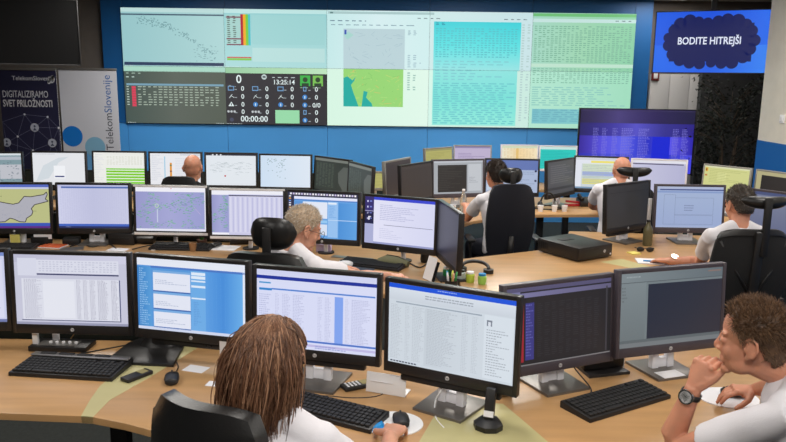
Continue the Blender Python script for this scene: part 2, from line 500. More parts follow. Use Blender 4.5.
    s.p([(U(2.16), V(1.16)), (U(2.2), V(1.13)), (U(2.25), V(1.2)), (U(2.28), V(1.14)), (U(2.27), V(1.2)), (U(2.235), V(1.28)), (U(2.26), V(1.42)), (U(2.29), V(1.56)), (U(2.31), V(1.66)), (U(2.16), V(1.66))], (28, 170, 160), 4)
    s.p([(U(2.34), V(1.66)), (U(2.36), V(1.38)), (U(2.4), V(1.4)), (U(2.385), V(1.5)), (U(2.44), V(1.6)), (U(2.45), V(1.66))], (28, 170, 160), 4)
    s.text(U(2.79), V(.33), U(2.9), V(.42), 4, (150, 180, 190), 3); s.text(U(2.79), V(.75), U(2.92), V(.98), 7, (160, 190, 200), 3)
    s.text(U(2.79), V(1.05), U(2.88), V(1.38), 8, (150, 190, 180), 3)
    # column 3 : cyan table
    s.g(U(3), 0, U(4), V(1), [(206, 232, 232), (200, 226, 230)], 1)
    s.g(U(3), V(1), U(4), V(2), [(212, 244, 232), (200, 232, 222)], 1)
    s.g(U(3.04), V(.17), U(3.89), V(1.0), [(64, 208, 216), (92, 222, 224), (150, 226, 226)], 2, True)
    s.g(U(3.04), V(1.0), U(3.87), V(1.97), [(140, 226, 222), (120, 222, 214), (146, 232, 218)], 2, True)
    s.text(U(3.06), V(.19), U(3.2), V(.24), 2, (40, 120, 150), 3)
    s.text(U(3.06), V(.28), U(3.87), V(.8), 13, (84, 190, 200), 3, .45, cols=22, rnd=rn)
    s.text(U(3.06), V(.84), U(3.8), V(1.2), 7, (126, 204, 210), 3, .4, rnd=rn, mn=.2)
    s.text(U(3.05), V(1.22), U(3.86), V(1.96), 19, (106, 200, 204), 3, .5, rnd=rn, mn=.8)
    s.text(U(3.9), V(.2), U(3.99), V(1.9), 38, (178, 206, 205), 3)
    s.text(U(3.72), V(.115), U(3.95), V(.14), 1, (90, 110, 120), 3, mn=.95)
    # column 4 : green table
    s.g(U(4), 0, U(5), V(1), [(164, 214, 196), (158, 212, 178), (140, 206, 168)], 1)
    s.g(U(4), V(1), U(5), V(2), [(178, 228, 208), (160, 220, 190)], 1)
    s.r(U(4), V(.01), U(5), V(.06), (110, 190, 120), 2); s.r(U(4), V(.1), U(5), V(.16), (196, 226, 222), 2)
    s.text(U(4.8), V(.12), U(4.98), V(.145), 1, (70, 100, 110), 3, mn=.95)
    s.text(U(4.02), V(.22), U(4.98), V(.86), 18, (122, 178, 152), 3, .45, cols=24, rnd=rn)
    s.r(U(4), V(.87), U(5), V(.93), (190, 226, 206), 2)
    s.text(U(4.02), V(.95), U(4.98), V(1.22), 8, (128, 186, 162), 3, .45, cols=24, rnd=rn)
    s.text(U(4.02), V(1.27), U(4.98), V(1.62), 9, (140, 200, 190), 3, .45, rnd=rn, mn=.6)
    s.g(U(4.03), V(1.66), U(4.97), V(1.92), [(120, 190, 200), (134, 204, 200)], 2)
    s.text(U(4.04), V(1.67), U(4.96), V(1.9), 6, (108, 176, 190), 3, .5, rnd=rn, mn=.7)
    # thin white marker dots along the lower edges
    for x in (.02, .9, 1.0, 1.08): 
        for q in range(5): s.r(U(x+q*.016), V(.987), U(x+q*.016+.006), V(.997), W, 5); s.r(U(x+q*.016), V(1.985), U(x+q*.016+.006), V(1.997), W, 5)
    return s
vp = video_pic()
vt = thing('video_wall', 'huge wall of ten joined bright display panels showing tables, maps and a status board', 'video wall', (VX, 10.55, 1.34))
for r in range(2):
    for c in range(5):
        cx = (c-2)*VW_; cz = VH_*(1.5-r)
        mb = MB(); mb.box((cx, -.03, cz), (VW_-.002, .05, VH_-.002)); b_ = mb.build('display_panel', BLACKM, vt, False)
        me = vp.mesh('panel_picture', LEDM, (c/5, r/2, (c+1)/5, (r+1)/2), VW_-.003, VH_-.003)
        o = link('picture', me, b_, (cx, -.0555, cz))

# ------------------------------------------------------------------ screens' pictures
def gen_table(s, x0, y0, x1, y1, rows, cols, c, rn, grid=None, f=.45):
    if grid:
        for j in range(cols+1): s.r(x0+(x1-x0)*j/cols-.001, y0, x0+(x1-x0)*j/cols+.001, y1, grid, 2)
    s.text(x0, y0, x1, y1, rows, c, 3, f, cols=cols, rnd=rn)
SPEC = {}
def pic(fn): SPEC[fn.__name__] = fn; return fn
W0, H0 = .518, .324
def new(bg, w=W0, h=H0):
    s = Pic(w, h); s.r(0, 0, 1, 1, bg, 0); return s
@pic
def c_mail(rn):       # grey window with columns
    s = new((196, 197, 216)); s.g(0, 0, 1, .11, [(186, 186, 208), (206, 206, 226)], 1); s.r(.03, .05, .2, .3, (212, 214, 230), 2)
    s.r(.2, .07, .93, .26, (216, 218, 232), 2); s.text(.22, .09, .92, .25, 5, (196, 198, 216), 3, .5, cols=22, rnd=rn)
    s.r(.2, .265, .93, .285, (60, 64, 104), 3); s.r(.06, .34, .94, .93, (218, 220, 232), 2)
    s.r(.25, .37, .53, .9, (226, 228, 238), 3)
    s.text(.08, .35, .24, .92, 34, (178, 178, 196), 4, .55, rnd=rn, mn=.6)
    for x, w in ((.55, .04), (.61, .04), (.67, .05), (.74, .09), (.86, .06)): s.text(x, .35, x+w, .92, 34, (168, 168, 186), 4, .6, rnd=rn, mn=.6)
    s.r(.05, .93, .94, .942, (80, 84, 120), 4); s.r(.0, .965, 1, 1, (150, 152, 178), 3); s.r(.93, .34, .94, .93, (70, 76, 120), 4)
    return s
@pic
def c_blueform(rn):
    s = new((86, 150, 216)); s.g(.6, .1, 1, 1, [(96, 160, 226), (70, 140, 216), (110, 176, 232)], 1)
    s.r(0, 0, 1, .1, (226, 230, 242), 2); s.r(.13, .1, 1, .13, (74, 120, 196), 3)
    s.g(0, .12, .13, .96, [(56, 126, 196), (88, 156, 216)], 2); s.text(.02, .14, .12, .95, 26, (150, 196, 232), 3, .5, rnd=rn)
    for a, b in ((.19, .44), (.49, .69), (.74, .95)):
        s.r(.15, a, .5, b, (224, 228, 242), 3); s.r(.15, b, .5, b+.018, (62, 104, 176), 3); s.r(.15, a-.03, .5, a, (120, 170, 222), 3)
        s.text(.17, a+.1, .48, a+.17, 3, (176, 186, 210), 4, .4, rnd=rn)
    s.r(.505, .13, .64, .96, (108, 170, 228), 2)
    for y, h in ((.15, .04), (.2, .04), (.26, .02), (.33, .03), (.5, .02)): s.r(.51, y, .64, y+h, (220, 232, 246), 3)
    s.text(.53, .56, .6, .9, 14, (90, 146, 210), 3, .5, rnd=rn)
    for k in range(8): s.r(.66+k*.04, .2, .661+k*.04, .9, (100, 164, 226), 2)
    s.r(.98, .1, 1, 1, (224, 230, 244), 3); s.r(0, .96, 1, 1, (206, 214, 236), 3)
    return s
@pic
def c_bluelist(rn):
    s = new((214, 218, 244)); s.r(0, .075, 1, .12, (26, 48, 150), 2); s.r(0, .0, 1, .07, (206, 210, 238), 1)
    s.r(.02, .16, .12, .18, (70, 150, 210), 2); s.r(.02, .24, .13, .27, (40, 130, 205), 2)
    s.r(.13, .235, .99, .255, (80, 130, 210), 2); s.r(.66, .28, .73, .9, (128, 162, 236), 2)
    s.text(.02, .32, .12, .6, 10, (170, 176, 214), 3, .4, rnd=rn)
    for x, w in ((.16, .03), (.22, .07), (.31, .1), (.52, .04), (.58, .05), (.75, .03), (.8, .15)): s.text(x, .3, x+w, .9, 30, (176, 180, 214), 3, .45, rnd=rn, mn=.5)
    s.r(0, .88, 1, .905, (74, 116, 200), 4); s.r(0, .93, 1, .96, (190, 184, 226), 4); s.text(.5, .94, .8, .99, 2, (150, 160, 214), 5, .5, rnd=rn)
    return s
@pic
def c_page(rn):
    s = new((204, 213, 222)); s.r(0, 0, 1, .055, (22, 82, 214), 2); s.text(.4, .015, .55, .035, 1, (170, 190, 240), 3)
    s.g(0, .055, 1, .2, [(214, 222, 232), (200, 208, 218)], 1, True); s.text(.3, .1, .7, .16, 2, (160, 168, 180), 3, .5, rnd=rn, mn=.8)
    s.r(.06, .22, .75, .235, (150, 162, 176), 3)
    for x, w in ((.02, .1), (.14, .04), (.2, .1), (.32, .24), (.6, .05), (.68, .05)): s.text(x, .26, x+w, .95, 36, (176, 184, 194), 3, .4, rnd=rn, mn=.5)
    s.g(.3, .25, .66, .97, [(196, 205, 214), (204, 213, 222)], 1)
    s.r(.77, .21, .99, .97, (212, 221, 230), 2); s.r(.79, .27, .83, .34, (120, 128, 142), 4); s.r(.8, .29, .82, .34, (214, 220, 230), 5)
    s.text(.79, .38, .97, .95, 18, (150, 158, 170), 4, .3, rnd=rn, mn=.2)
    for k in range(9): s.r(.02+k*.025, .968, .038+k*.025, .985, (60, 66, 90), 3)
    return s
@pic
def c_console(rn):
    s = new((34, 32, 35)); s.r(0, 0, 1, .05, (84, 80, 112), 2); s.g(0, .05, 1, .13, [(120, 118, 160), (96, 92, 122)], 2); s.r(.12, .05, 1, .07, (34, 32, 40), 3)
    s.r(.0, .13, .1, 1, (42, 38, 48), 2); s.r(.13, .2, .155, .95, (150, 36, 48), 3); s.r(.17, .2, .25, .93, (56, 54, 124), 3)
    s.text(.175, .22, .245, .9, 18, (104, 104, 176), 4, .4, rnd=rn)
    s.text(.28, .22, .9, .92, 26, (48, 46, 50), 4, .4, cols=9, rnd=rn); s.r(.95, .1, .965, .97, (62, 60, 66), 3); s.r(0, .985, 1, 1, (120, 118, 120), 3)
    return s
@pic
def c_cad(rn):
    s = new((112, 122, 126)); s.g(0, 0, 1, .12, [(124, 134, 138), (96, 106, 112)], 1); s.g(0, .12, .24, .9, [(122, 132, 136), (104, 114, 118)], 1, True)
    s.r(0, .12, 1, .13, (84, 92, 96), 2); s.g(.26, .16, 1, .9, [(34, 40, 56), (38, 42, 56), (46, 44, 54)], 2); s.text(.01, .18, .06, .4, 5, (92, 100, 104), 3)
    s.r(0, .9, 1, .94, (90, 98, 102), 3); s.r(0, .94, 1, 1, (112, 118, 122), 3); s.text(.05, .04, .2, .08, 1, (150, 160, 164), 3); s.r(.85, .03, .98, .05, (130, 110, 104), 3)
    return s
@pic
def c_pale(rn):
    s = new((200, 204, 232)); s.r(0, 0, 1, .05, (120, 140, 200), 2); s.r(.02, .1, .98, .94, (214, 216, 238), 1); s.text(.6, .15, .95, .9, 28, (176, 180, 210), 3, .4, rnd=rn); s.r(0, .96, 1, 1, (110, 120, 170), 2)
    return s
SLO = [(-.01, .5), (.1, .42), (.28, .38), (.4, .42), (.5, .45), (.58, .42), (.66, .27), (.75, .28), (.85, .25), (.93, .23), (.97, .17), (.98, .23), (.95, .33), (.99, .38), (.9, .42), (.8, .46), (.75, .55), (.77, .62), (.75, .7), (.68, .77), (.66, .86), (.58, .85), (.5, .79), (.45, .77), (.38, .85), (.28, .86), (.15, .83), (-.01, .86)]
@pic
def c_map(rn):
    s = new((184, 187, 132)); s.r(0, 0, 1, .06, (84, 104, 190), 3); s.r(0, .06, 1, .1, (196, 200, 226), 3)
    pts = list(SLO)
    s.p(pts, (172, 172, 182), 1)
    for a, b in zip(pts, pts[1:]+pts[:1]): s.line(a[0], a[1], b[0], b[1], .006, (58, 52, 52), 2)
    for k in range(70):
        x = .1+.62*rn.random(); y = .45+.35*rn.random(); s.r(x, y, x+.008, y+.01, (146, 148, 168), 2)
    s.text(.3, .26, .38, .29, 1, (120, 122, 84), 2); s.text(.78, .6, .86, .63, 1, (110, 112, 84), 2)
    s.r(0, .88, 1, .955, (56, 84, 180), 3); s.r(0, .955, 1, 1, (92, 40, 130), 3); return s
@pic
def c_lav(rn):
    s = new((196, 198, 226)); s.g(0, .08, 1, .9, [(206, 208, 234), (190, 192, 222), (200, 202, 228)], 1); s.r(0, 0, 1, .035, (186, 190, 226), 2); s.r(.05, .035, 1, .075, (84, 110, 176), 2)
    s.text(.03, .1, .98, .9, 60, (188, 190, 220), 3, .4, cols=30, rnd=rn); s.r(0, .9, 1, .955, (66, 100, 190), 2); s.r(0, .955, 1, 1, (36, 44, 90), 2); s.text(.1, .965, .2, .99, 1, (140, 150, 190), 3); return s
def topo(s, x0, x1, rn, y0=.1, y1=.95):
    s.g(x0, y0, x1, y1, [(150, 152, 200), (164, 166, 212), (152, 156, 206)], 1)
    for k in range(int(560*(x1-x0))+20):
        x = x0+(x1-x0-.03)*rn.random(); y = y0+.02+(y1-y0-.06)*rn.random()
        d = noise.noise(Vector((x*5, y*4, 1.3)))
        if d > -.12: s.r(x, y, x+.01+.03*rn.random(), y+.012, [(92, 170, 122), (120, 190, 140), (130, 146, 184)][k % 3], 2)
@pic
def c_topo(rn):
    s = new((236, 236, 244)); s.r(0, 0, 1, .03, (238, 236, 242), 1); s.r(.5, .02, .52, .03, (220, 60, 60), 2); topo(s, 0, .985, rn)
    s.r(.3, .5, .315, .8, (196, 206, 226), 3); s.line(.84, .45, .93, .62, .003, (190, 176, 216), 3)
    s.disc(.3, .42, .03, (190, 214, 190), 3); s.disc(.3, .42, .02, (160, 164, 208), 4); s.r(0, .955, 1, 1, (226, 228, 240), 3); return s
@pic
def c_topo_table(rn):
    s = new((236, 236, 244)); topo(s, 0, .24, rn); s.r(.24, .13, 1, .95, (206, 206, 232), 3); s.r(.24, .08, 1, .1, (206, 208, 232), 2); s.r(.24, .1, 1, .125, (56, 52, 96), 4)
    for k in range(22): s.r(.26+k*.034, .15, .274+k*.034, .93, (186, 186, 222) if k % 2 else (218, 218, 238), 4)
    s.r(.24, .95, 1, 1, (200, 200, 228), 4); return s
@pic
def c_icons(rn):
    s = new((44, 46, 74)); 
    for k in range(24): s.r(.03+k*.04, .015, .056+k*.04, .055, [(230, 230, 240), (200, 190, 225), (240, 236, 240)][k % 3], 2)
    for k in range(18): s.r(.015, .08+k*.05, .045, .105+k*.05, [(236, 236, 240), (232, 170, 80), (120, 160, 230), (220, 220, 240)][k % 4], 2)
    s.r(.09, .09, .99, 1, (104, 164, 226), 1); s.r(.09, .09, .99, .15, (226, 228, 246), 2); s.r(.09, .15, .99, .18, (84, 134, 206), 2)
    s.r(.22, .2, .57, .56, (224, 230, 244), 3); s.r(.1, .2, .21, .95, (92, 148, 214), 2); s.r(.22, .6, .57, .66, (150, 200, 240), 3); s.r(.22, .69, .57, .93, (214, 224, 242), 3)
    s.r(.58, .18, .72, .97, (150, 192, 238), 2); s.r(.58, .2, .7, .24, (226, 236, 248), 3); s.r(.58, .58, .99, .595, (190, 216, 244), 3); s.text(.6, .28, .7, .55, 8, (104, 158, 220), 3, .5, rnd=rn)
    s.g(.73, .2, .99, 1, [(76, 144, 214), (96, 160, 224)], 2); return s
@pic
def c_desktop(rn):
    s = new((214, 214, 240)); s.r(0, 0, .13, .58, (54, 46, 110), 1); s.r(0, .58, .13, 1, (170, 174, 212), 1)
    for y in (.08, .2, .33, .45): s.r(.03, y, .05, y+.04, (200, 200, 240), 2); s.r(.07, y, .1, y+.03, (120, 130, 210), 2)
    s.r(0, .3, .13, .31, (190, 190, 230), 2); s.r(0, .32, .13, .58, (30, 32, 70), 2); s.r(.05, .42, .07, .5, (230, 230, 245), 3); s.r(.05, .42, .09, .44, (230, 230, 245), 3)
    s.r(.13, 0, 1, .06, (56, 70, 206), 2); s.g(.13, .06, 1, .96, [(226, 226, 246), (212, 214, 240)], 1)
    s.text(.22, .15, .95, .5, 9, (186, 188, 220), 3, .4, rnd=rn, mn=.2); s.r(.28, .58, .98, .59, (110, 112, 140), 3); s.text(.22, .66, .6, .9, 6, (196, 198, 226), 3, .3, rnd=rn); s.r(.13, .96, 1, 1, (150, 156, 200), 3)
    return s
@pic
def c_dark(rn):
    s = new((36, 36, 46)); s.g(0, 0, 1, 1, [(30, 30, 38), (44, 44, 58), (34, 34, 46)], 1); return s
@pic
def c_teal(rn):
    s = new((128, 152, 160)); s.g(0, .1, .6, 1, [(130, 160, 168), (150, 166, 172)], 1); s.r(0, 0, 1, .06, (214, 222, 226), 2); s.r(.6, .35, 1, .8, (188, 190, 198), 2); s.r(.4, .1, 1, .2, (176, 184, 194), 2)
    for k in range(30): x = .5+.45*rn.random(); y = .25+.6*rn.random(); s.r(x, y, x+.03, y+.02, (104, 118, 132), 3)
    return s
@pic
def c_white_window(rn):
    s = new((226, 228, 232)); s.p([(.05, .9), (.2, .4), (.5, .15), (.7, .12), (.5, .3), (.3, .8)], (208, 216, 222), 1)
    s.r(.4, .4, .62, .8, (238, 240, 244), 2); s.r(.42, .72, .6, .76, (52, 62, 120), 3); s.text(.05, .03, .6, .06, 1, (180, 182, 190), 3); return s
@pic
def c_green(rn):
    s = new((234, 235, 230)); s.r(.24, .5, 1, .54, (124, 206, 40), 2)
    s.text(.26, .12, .98, .4, 8, (216, 218, 206), 3, .5, cols=12, rnd=rn); s.text(.02, .06, .2, .9, 16, (216, 218, 224), 3, .4, rnd=rn)
    for k in range(5): s.r(.24, .57+k*.09, 1, .63+k*.09, (122, 206, 32), 2)
    return s
@pic
def c_orange(rn):
    s = new((230, 231, 236)); s.r(.28, .1, .3, 1, (150, 200, 226), 2); s.r(.39, .3, .43, .8, (226, 150, 40), 2); s.r(.39, .36, .43, .4, (80, 110, 60), 3); s.r(.39, .55, .43, .59, (120, 60, 40), 3)
    s.text(.03, .05, .26, .9, 14, (208, 212, 222), 3, .4, rnd=rn); s.r(.6, .02, 1, .06, (200, 206, 216), 2); s.text(.5, .15, .95, .9, 14, (214, 218, 226), 3, .4, rnd=rn); return s
@pic
def c_sketch(rn):
    s = new((224, 230, 236)); s.r(0, 0, 1, .045, (44, 46, 60), 2)
    for k in range(3): s.r(.12+k*.08, -.0, .15+k*.08, .04, (230, 232, 236), 3)
    for k in range(60):
        x = .05+.8*rn.random(); y = .25+.4*abs(rn.gauss(0, .5)); a = rn.gauss(.1, .3)
        s.line(x, y, min(.97, x+.08*math.cos(a)), min(.95, y+.08*math.sin(a)), .002, (160, 172, 178), 2)
    s.disc(.38, .7, .018, (190, 50, 50), 3); return s
@pic
def c_specks(rn):
    s = new((212, 226, 240)); s.g(0, 0, 1, 1, [(204, 222, 240), (220, 230, 242)], 1)
    for k in range(46): x = .1+.4*rn.random(); y = .1+.65*rn.random()*rn.random(); s.r(x, y, x+.022, y+.018, (140, 166, 172), 2)
    return s
@pic
def c_darkgreen(rn):
    s = new((46, 54, 50)); s.r(0, 0, 1, .08, (112, 118, 112), 2); s.text(.05, .15, .6, .9, 18, (72, 84, 74), 3, .5, rnd=rn, cols=6); s.p([(.7, .4), (.85, .2), (1, .2), (1, 1), (.9, 1), (.72, .7)], (84, 90, 86), 2); return s
@pic
def c_darkbrown(rn):
    s = new((66, 58, 54)); s.r(.03, .08, .97, .95, (60, 52, 48), 1)
    for k in range(4): s.r(.2+k*.2, .1, .204+k*.2, .95, (54, 47, 44), 2)
    return s
@pic
def c_darkwin(rn):
    s = new((164, 168, 174)); s.r(.08, .12, .67, .95, (42, 40, 40), 2); s.text(.1, .15, .6, .9, 14, (58, 56, 54), 3, .4, rnd=rn); s.r(.7, .1, .97, .93, (190, 194, 200), 1); s.r(0, 0, 1, .05, (186, 190, 198), 1)
    s.text(.72, .5, .95, .7, 4, (160, 164, 172), 3); return s
@pic
def c_bluegrey(rn):
    s = new((168, 182, 210)); s.r(0, 0, 1, .3, (96, 116, 176), 1); s.r(.1, .2, .4, .4, (214, 218, 230), 2); s.text(.12, .24, .38, .38, 3, (90, 100, 150), 3); s.r(.02, .5, .3, .95, (190, 204, 222), 2); s.text(.5, .35, .95, .95, 10, (142, 158, 188), 2, .4, rnd=rn); s.r(.94, .3, .98, .36, (40, 44, 80), 3); s.r(.94, .6, .98, .66, (40, 44, 80), 3); return s
@pic
def c_stripes(rn):
    s = new((72, 72, 76)); s.text(.1, .12, .95, .7, 9, (96, 96, 100), 2, .4, rnd=rn, mn=.6); s.r(0, .8, 1, .88, (52, 52, 56), 2); return s
@pic
def c_bands(rn):
    s = new((222, 226, 236)); s.r(0, 0, 1, .08, (206, 208, 216), 1); s.r(.3, .1, .8, .17, (232, 220, 110), 2); s.r(.12, .2, .98, .95, (200, 210, 214), 1)
    for y0, y1, c in ((.2, .44, (206, 220, 196)), (.46, .58, (152, 168, 216)), (.6, .66, (190, 206, 200)), (.68, .86, (216, 212, 130))): s.r(.14, y0, .98, y1, c, 2)
    s.text(.15, .24, .9, .85, 12, (170, 180, 180), 3, .3, rnd=rn); s.r(0, .95, 1, 1, (120, 150, 180), 2); return s
@pic
def c_lilac(rn):
    s = new((188, 188, 214)); s.r(0, .0, 1, .08, (222, 222, 232), 1); s.r(0, .1, .96, .13, (60, 56, 90), 2); s.g(0, .13, 1, 1, [(196, 196, 220), (176, 176, 208)], 1); return s
@pic
def c_off(rn):
    s = new((44, 43, 44)); s.g(0, 0, 1, 1, [(50, 48, 48), (40, 40, 42)], 1); s.r(0, .16, 1, .175, (32, 31, 32), 2); return s
@pic
def c_dialog(rn):
    s = new((156, 172, 206)); s.g(0, .1, 1, 1, [(160, 176, 208), (150, 166, 204)], 1, True); s.r(0, 0, 1, .06, (170, 180, 208), 2); s.r(.04, .06, 1, .09, (60, 74, 132), 3)
    s.r(0, .11, 1, .15, (132, 152, 198), 2)
    for (a, b, c, d) in ((.28, .27, .86, .68), (.11, .2, .28, .92), (.28, .7, .86, .92)):
        s.line(a, b, c, b, .002, (120, 130, 160), 3); s.line(a, d, c, d, .002, (120, 130, 160), 3); s.line(a, b, a, d, .002, (120, 130, 160), 3); s.line(c, b, c, d, .002, (120, 130, 160), 3)
    s.text(.42, .45, .56, .62, 3, (112, 122, 156), 3, .4, mn=.9); s.r(0, .96, 1, 1, (160, 174, 206), 3); return s
@pic
def c_dusk(rn):
    s = new((104, 112, 138)); s.r(0, 0, 1, .07, (70, 80, 120), 2); s.g(0, .08, 1, 1, [(120, 126, 150), (92, 100, 132)], 1, True); return s
@pic
def c_yellow(rn):
    s = new((204, 206, 138)); s.r(.02, .06, .08, .2, (226, 180, 60), 2); s.r(.03, .1, .06, .18, (120, 60, 40), 3); s.r(.02, .3, .07, .36, (190, 120, 60), 3)
    s.text(.12, .1, .95, .6, 9, (184, 188, 120), 3, .4, rnd=rn); s.r(0, .0, 1, .05, (218, 220, 180), 1); s.r(.3, .2, .5, .5, (214, 216, 150), 2); return s
@pic
def c_sepia(rn):
    s = new((176, 168, 128)); s.r(.12, .12, .8, 1, (40, 36, 36), 2); s.r(.84, .3, .97, 1, (190, 182, 140), 2)
    for k in range(5): s.r(.2+k*.12, .75-.05*(k % 2), .23+k*.12, .8, (150, 150, 150), 3)
    return s
@pic
def c_olive(rn):
    s = new((176, 172, 104)); s.text(.05, .15, .95, .9, 12, (158, 154, 90), 2, .4, rnd=rn); s.r(0, 0, 1, .08, (150, 146, 100), 2); return s
@pic
def c_pink(rn):
    s = new((186, 174, 204)); s.r(0, 0, 1, .08, (140, 130, 170), 2); s.r(0, .86, 1, 1, (170, 100, 150), 2); s.text(.1, .3, .95, .7, 6, (150, 136, 176), 3, .4, rnd=rn); return s
@pic
def c_cream(rn):
    s = new((232, 222, 184)); s.g(0, .1, 1, 1, [(230, 226, 206), (238, 210, 160), (240, 224, 190)], 1); s.r(.4, .1, .47, 1, (226, 182, 90), 2); s.text(.05, .1, .95, .95, 16, (222, 196, 150), 3, .4, cols=10, rnd=rn); s.r(0, 0, 1, .1, (206, 216, 190), 2); return s
@pic
def c_aqua(rn):
    s = new((34, 196, 186)); s.r(0, 0, 1, .12, (196, 224, 220), 2); s.text(.04, .2, .96, .9, 10, (22, 176, 172), 3, .4, rnd=rn); return s
# ------------------------------------------------------------------ monitors
BEZG = mat('grey_violet_bezel', (74, 68, 76), .4)  # grey violet tint is glare reflection put into the bezel colour
BEZW = mat('white_bezel', (222, 218, 224), .4)
BEZS = mat('silver_bezel', (150, 148, 142), .4, .3)
_fc = {}
def frame_mesh(w, h, style):
    k = (w, h, style)
    if k in _fc: return _fc[k]
    m = {'black': BEZ, 'grey': BEZG, 'white': BEZW, 'silver': BEZS, 'banded': BEZ}[style]
    mb = MB(); s, t, b = (.019, .018, .043) if w > .48 else (.016, .016, .03)
    hw, hh = w/2, h/2
    mb.box((-hw-s/2, .014, (t-b)/2), (s, .036, h+t+b), bevel=.003)
    mb.box((hw+s/2, .014, (t-b)/2), (s, .036, h+t+b), bevel=.003)
    mb.box((0, .014, hh+t/2), (w+.006, .034, t), bevel=.003)
    mb.box((0, .014, -hh-b/2), (w+.006, .034, b), bevel=.003)
    mb.box((0, .02, 0), (w+.004, .022, h+.004))
    # bulging back
    a, c = hw*.82, hh*.8
    mb.loft([((0, .03, 0), (a*1.2, 0, 0), (0, 0, c*1.2)), ((0, .045, 0), (a*1.1, 0, 0), (0, 0, c*1.1)), ((0, .062, 0), (a*.8, 0, 0), (0, 0, c*.75))], 16)
    mb.box((0, .06, 0), (.13, .03, .13), bevel=.004)
    _fc[k] = mb.mesh('frame', m, True); return _fc[k]
def strip_mesh(w, h):
    k = ('strip', w, h)
    if k not in _fc:
        mb = MB(); mb.box((0, -.0055, h/2+.009), (w+.03, .004, .014), bevel=.001); a_ = mb.mesh('strip', WHITEP, True)
        mb = MB(); mb.box((0, -.0055, -h/2-.02), (w+.03, .004, .02), bevel=.001); _fc[k] = (a_, mb.mesh('strip', WHITEP, True))
    return _fc[k]
def logo_mesh():
    if 'logo' not in _fc:
        mb = MB(); mb.color((206, 206, 210)); mb.cyl((0, 0, 0), .0085, .0012, 20, M=Matrix.Rotation(PI/2, 3, 'X'))
        v, f = text_geo('hp', 1, 'CENTER', .01); mb.color((60, 62, 66))
        mb.add_mesh(v, f, Matrix.Translation((-.0004, -.0014, -.0032)) @ Matrix.Rotation(PI/2, 4, 'X') @ Matrix.Diagonal((.0135, .0135, 1, 1)))
        _fc['logo'] = mb.mesh('logo', PRINT, False)
    return _fc['logo']
def bar_mesh():
    if 'bar' not in _fc:
        mb = MB(); mb.box((0, .012, 0), (.42, .034, .03), bevel=.008); _fc['bar'] = mb.mesh('sound_bar', BLACK, True)
        mb = MB()
        for x in (.06, .085): mb.cyl((x, -.005, 0), .006, .004, 12, M=Matrix.Rotation(PI/2, 3, 'X'))
        _fc['knob'] = mb.mesh('knob', METAL_D, True)
    return _fc['bar']
def neck_mesh(z, kind):
    k = ('neck', round(z, 2), kind)
    if k in _fc: return _fc[k]
    mb = MB()
    if kind == 'hp':      # flat bright column with a cable slot
        top = z+.03
        mb.box((-.04, .05, (.008+top)/2), (.034, .03, top-.008), Matrix.Rotation(R(-4), 3, 'X'), bevel=.004)
        mb.box((.04, .05, (.008+top)/2), (.034, .03, top-.008), Matrix.Rotation(R(-4), 3, 'X'), bevel=.004)
        mb.box((0, .05, .03), (.06, .03, .045), Matrix.Rotation(R(-4), 3, 'X'), bevel=.004)
        mb.box((0, .05, (.12+top)/2), (.06, .03, top-.12), Matrix.Rotation(R(-4), 3, 'X'), bevel=.004)
        m = SILVP
    elif kind == 'wide':
        mb.loft([((0, .08, .01), (.09, 0, 0), (0, .05, 0)), ((0, .09, .06), (.05, 0, 0), (0, .028, 0)), ((0, .09, z), (.042, 0, 0), (0, .02, 0))], 16); m = BLACK
    elif kind == 'pole':
        mb.cyl((0, .085, .008), .016, z, 16); m = SILVP
    else:
        mb.box((0, .09, (z+.03)/2), (.07, .03, z+.014), bevel=.004); m = BLACK
    _fc[k] = mb.mesh('neck', m, True); return _fc[k]
def base_mesh(kind):
    k = ('base', kind)
    if k in _fc: return _fc[k]
    mb = MB()
    if kind == 'hp': mb.prism([(-.105, -.085), (.105, -.085), (.115, .14), (-.115, .14)], 0, .012, bevel=.003); m = DSILV
    elif kind == 'wide': mb.prism([(-.165, -.14), (.15, -.16), (.12, .12), (.06, .2), (-.1, .2), (-.15, .1)], 0, .014, bevel=.005); m = BLACK
    elif kind == 'pole': mb.cyl((0, .085, 0), .06, .01, 24); m = METAL_D
    else: mb.prism([(-.11, -.06), (.11, -.06), (.11, .14), (-.11, .14)], 0, .012, bevel=.004); m = BLACK
    _fc[k] = mb.mesh('stand_base', m, True); return _fc[k]
MON = {}
def monitor(name, x, y, zc, yaw, tilt, fn, label, group, style='black', stand='hp', bar=False, logo=True, w=W0, h=H0, syaw=0, so=(0, 0)):
    t = thing('monitor', label, 'monitor', (x, y, DT), R(yaw), group); MON[name] = t
    zz = zc-DT; T = (-R(tilt), 0, 0)
    fr = link('frame', frame_mesh(w, h, style), t, (0, 0, zz), T)
    if style == 'banded':
        for q_ in strip_mesh(w, h): s_ = link('light_trim', q_, fr); s_['label'] = 'white trim strip'
    rn = random.Random(hash(name) % 1 + sum(map(ord, name)))
    p = SPEC[fn](rn)
    if w != W0: p.w, p.h = w, h
    link('screen', p.mesh('screen', SCREEN), t, (0, -.0001, zz), T)
    if logo: link('logo', logo_mesh(), fr, (0, -.0045, -h/2-.021))
    if bar:
        b = link('sound_bar', bar_mesh(), t, (0, .004*0+.012, zz-h/2-.06), T); link('knob', _fc['knob'], b)
    if stand:
        link('stand_neck', neck_mesh(zz, stand), t, (so[0], so[1], 0), (0, 0, R(syaw)))
        link('stand_base', base_mesh(stand), t, (so[0], so[1], 0), (0, 0, R(syaw)))
    return t
G1 = 'monitors on the front curved desk'; G2 = 'monitors in the second row'; G3 = 'monitors in the far left row'; G4 = 'monitors around the middle workstations'; G5 = 'small monitors in the rearmost row'
monitor('M0', -2.035, 3.31, 1.033, 3, 4, 'c_pale', 'black monitor cut off by the left edge of the picture on the front desk', G1, stand='plain')
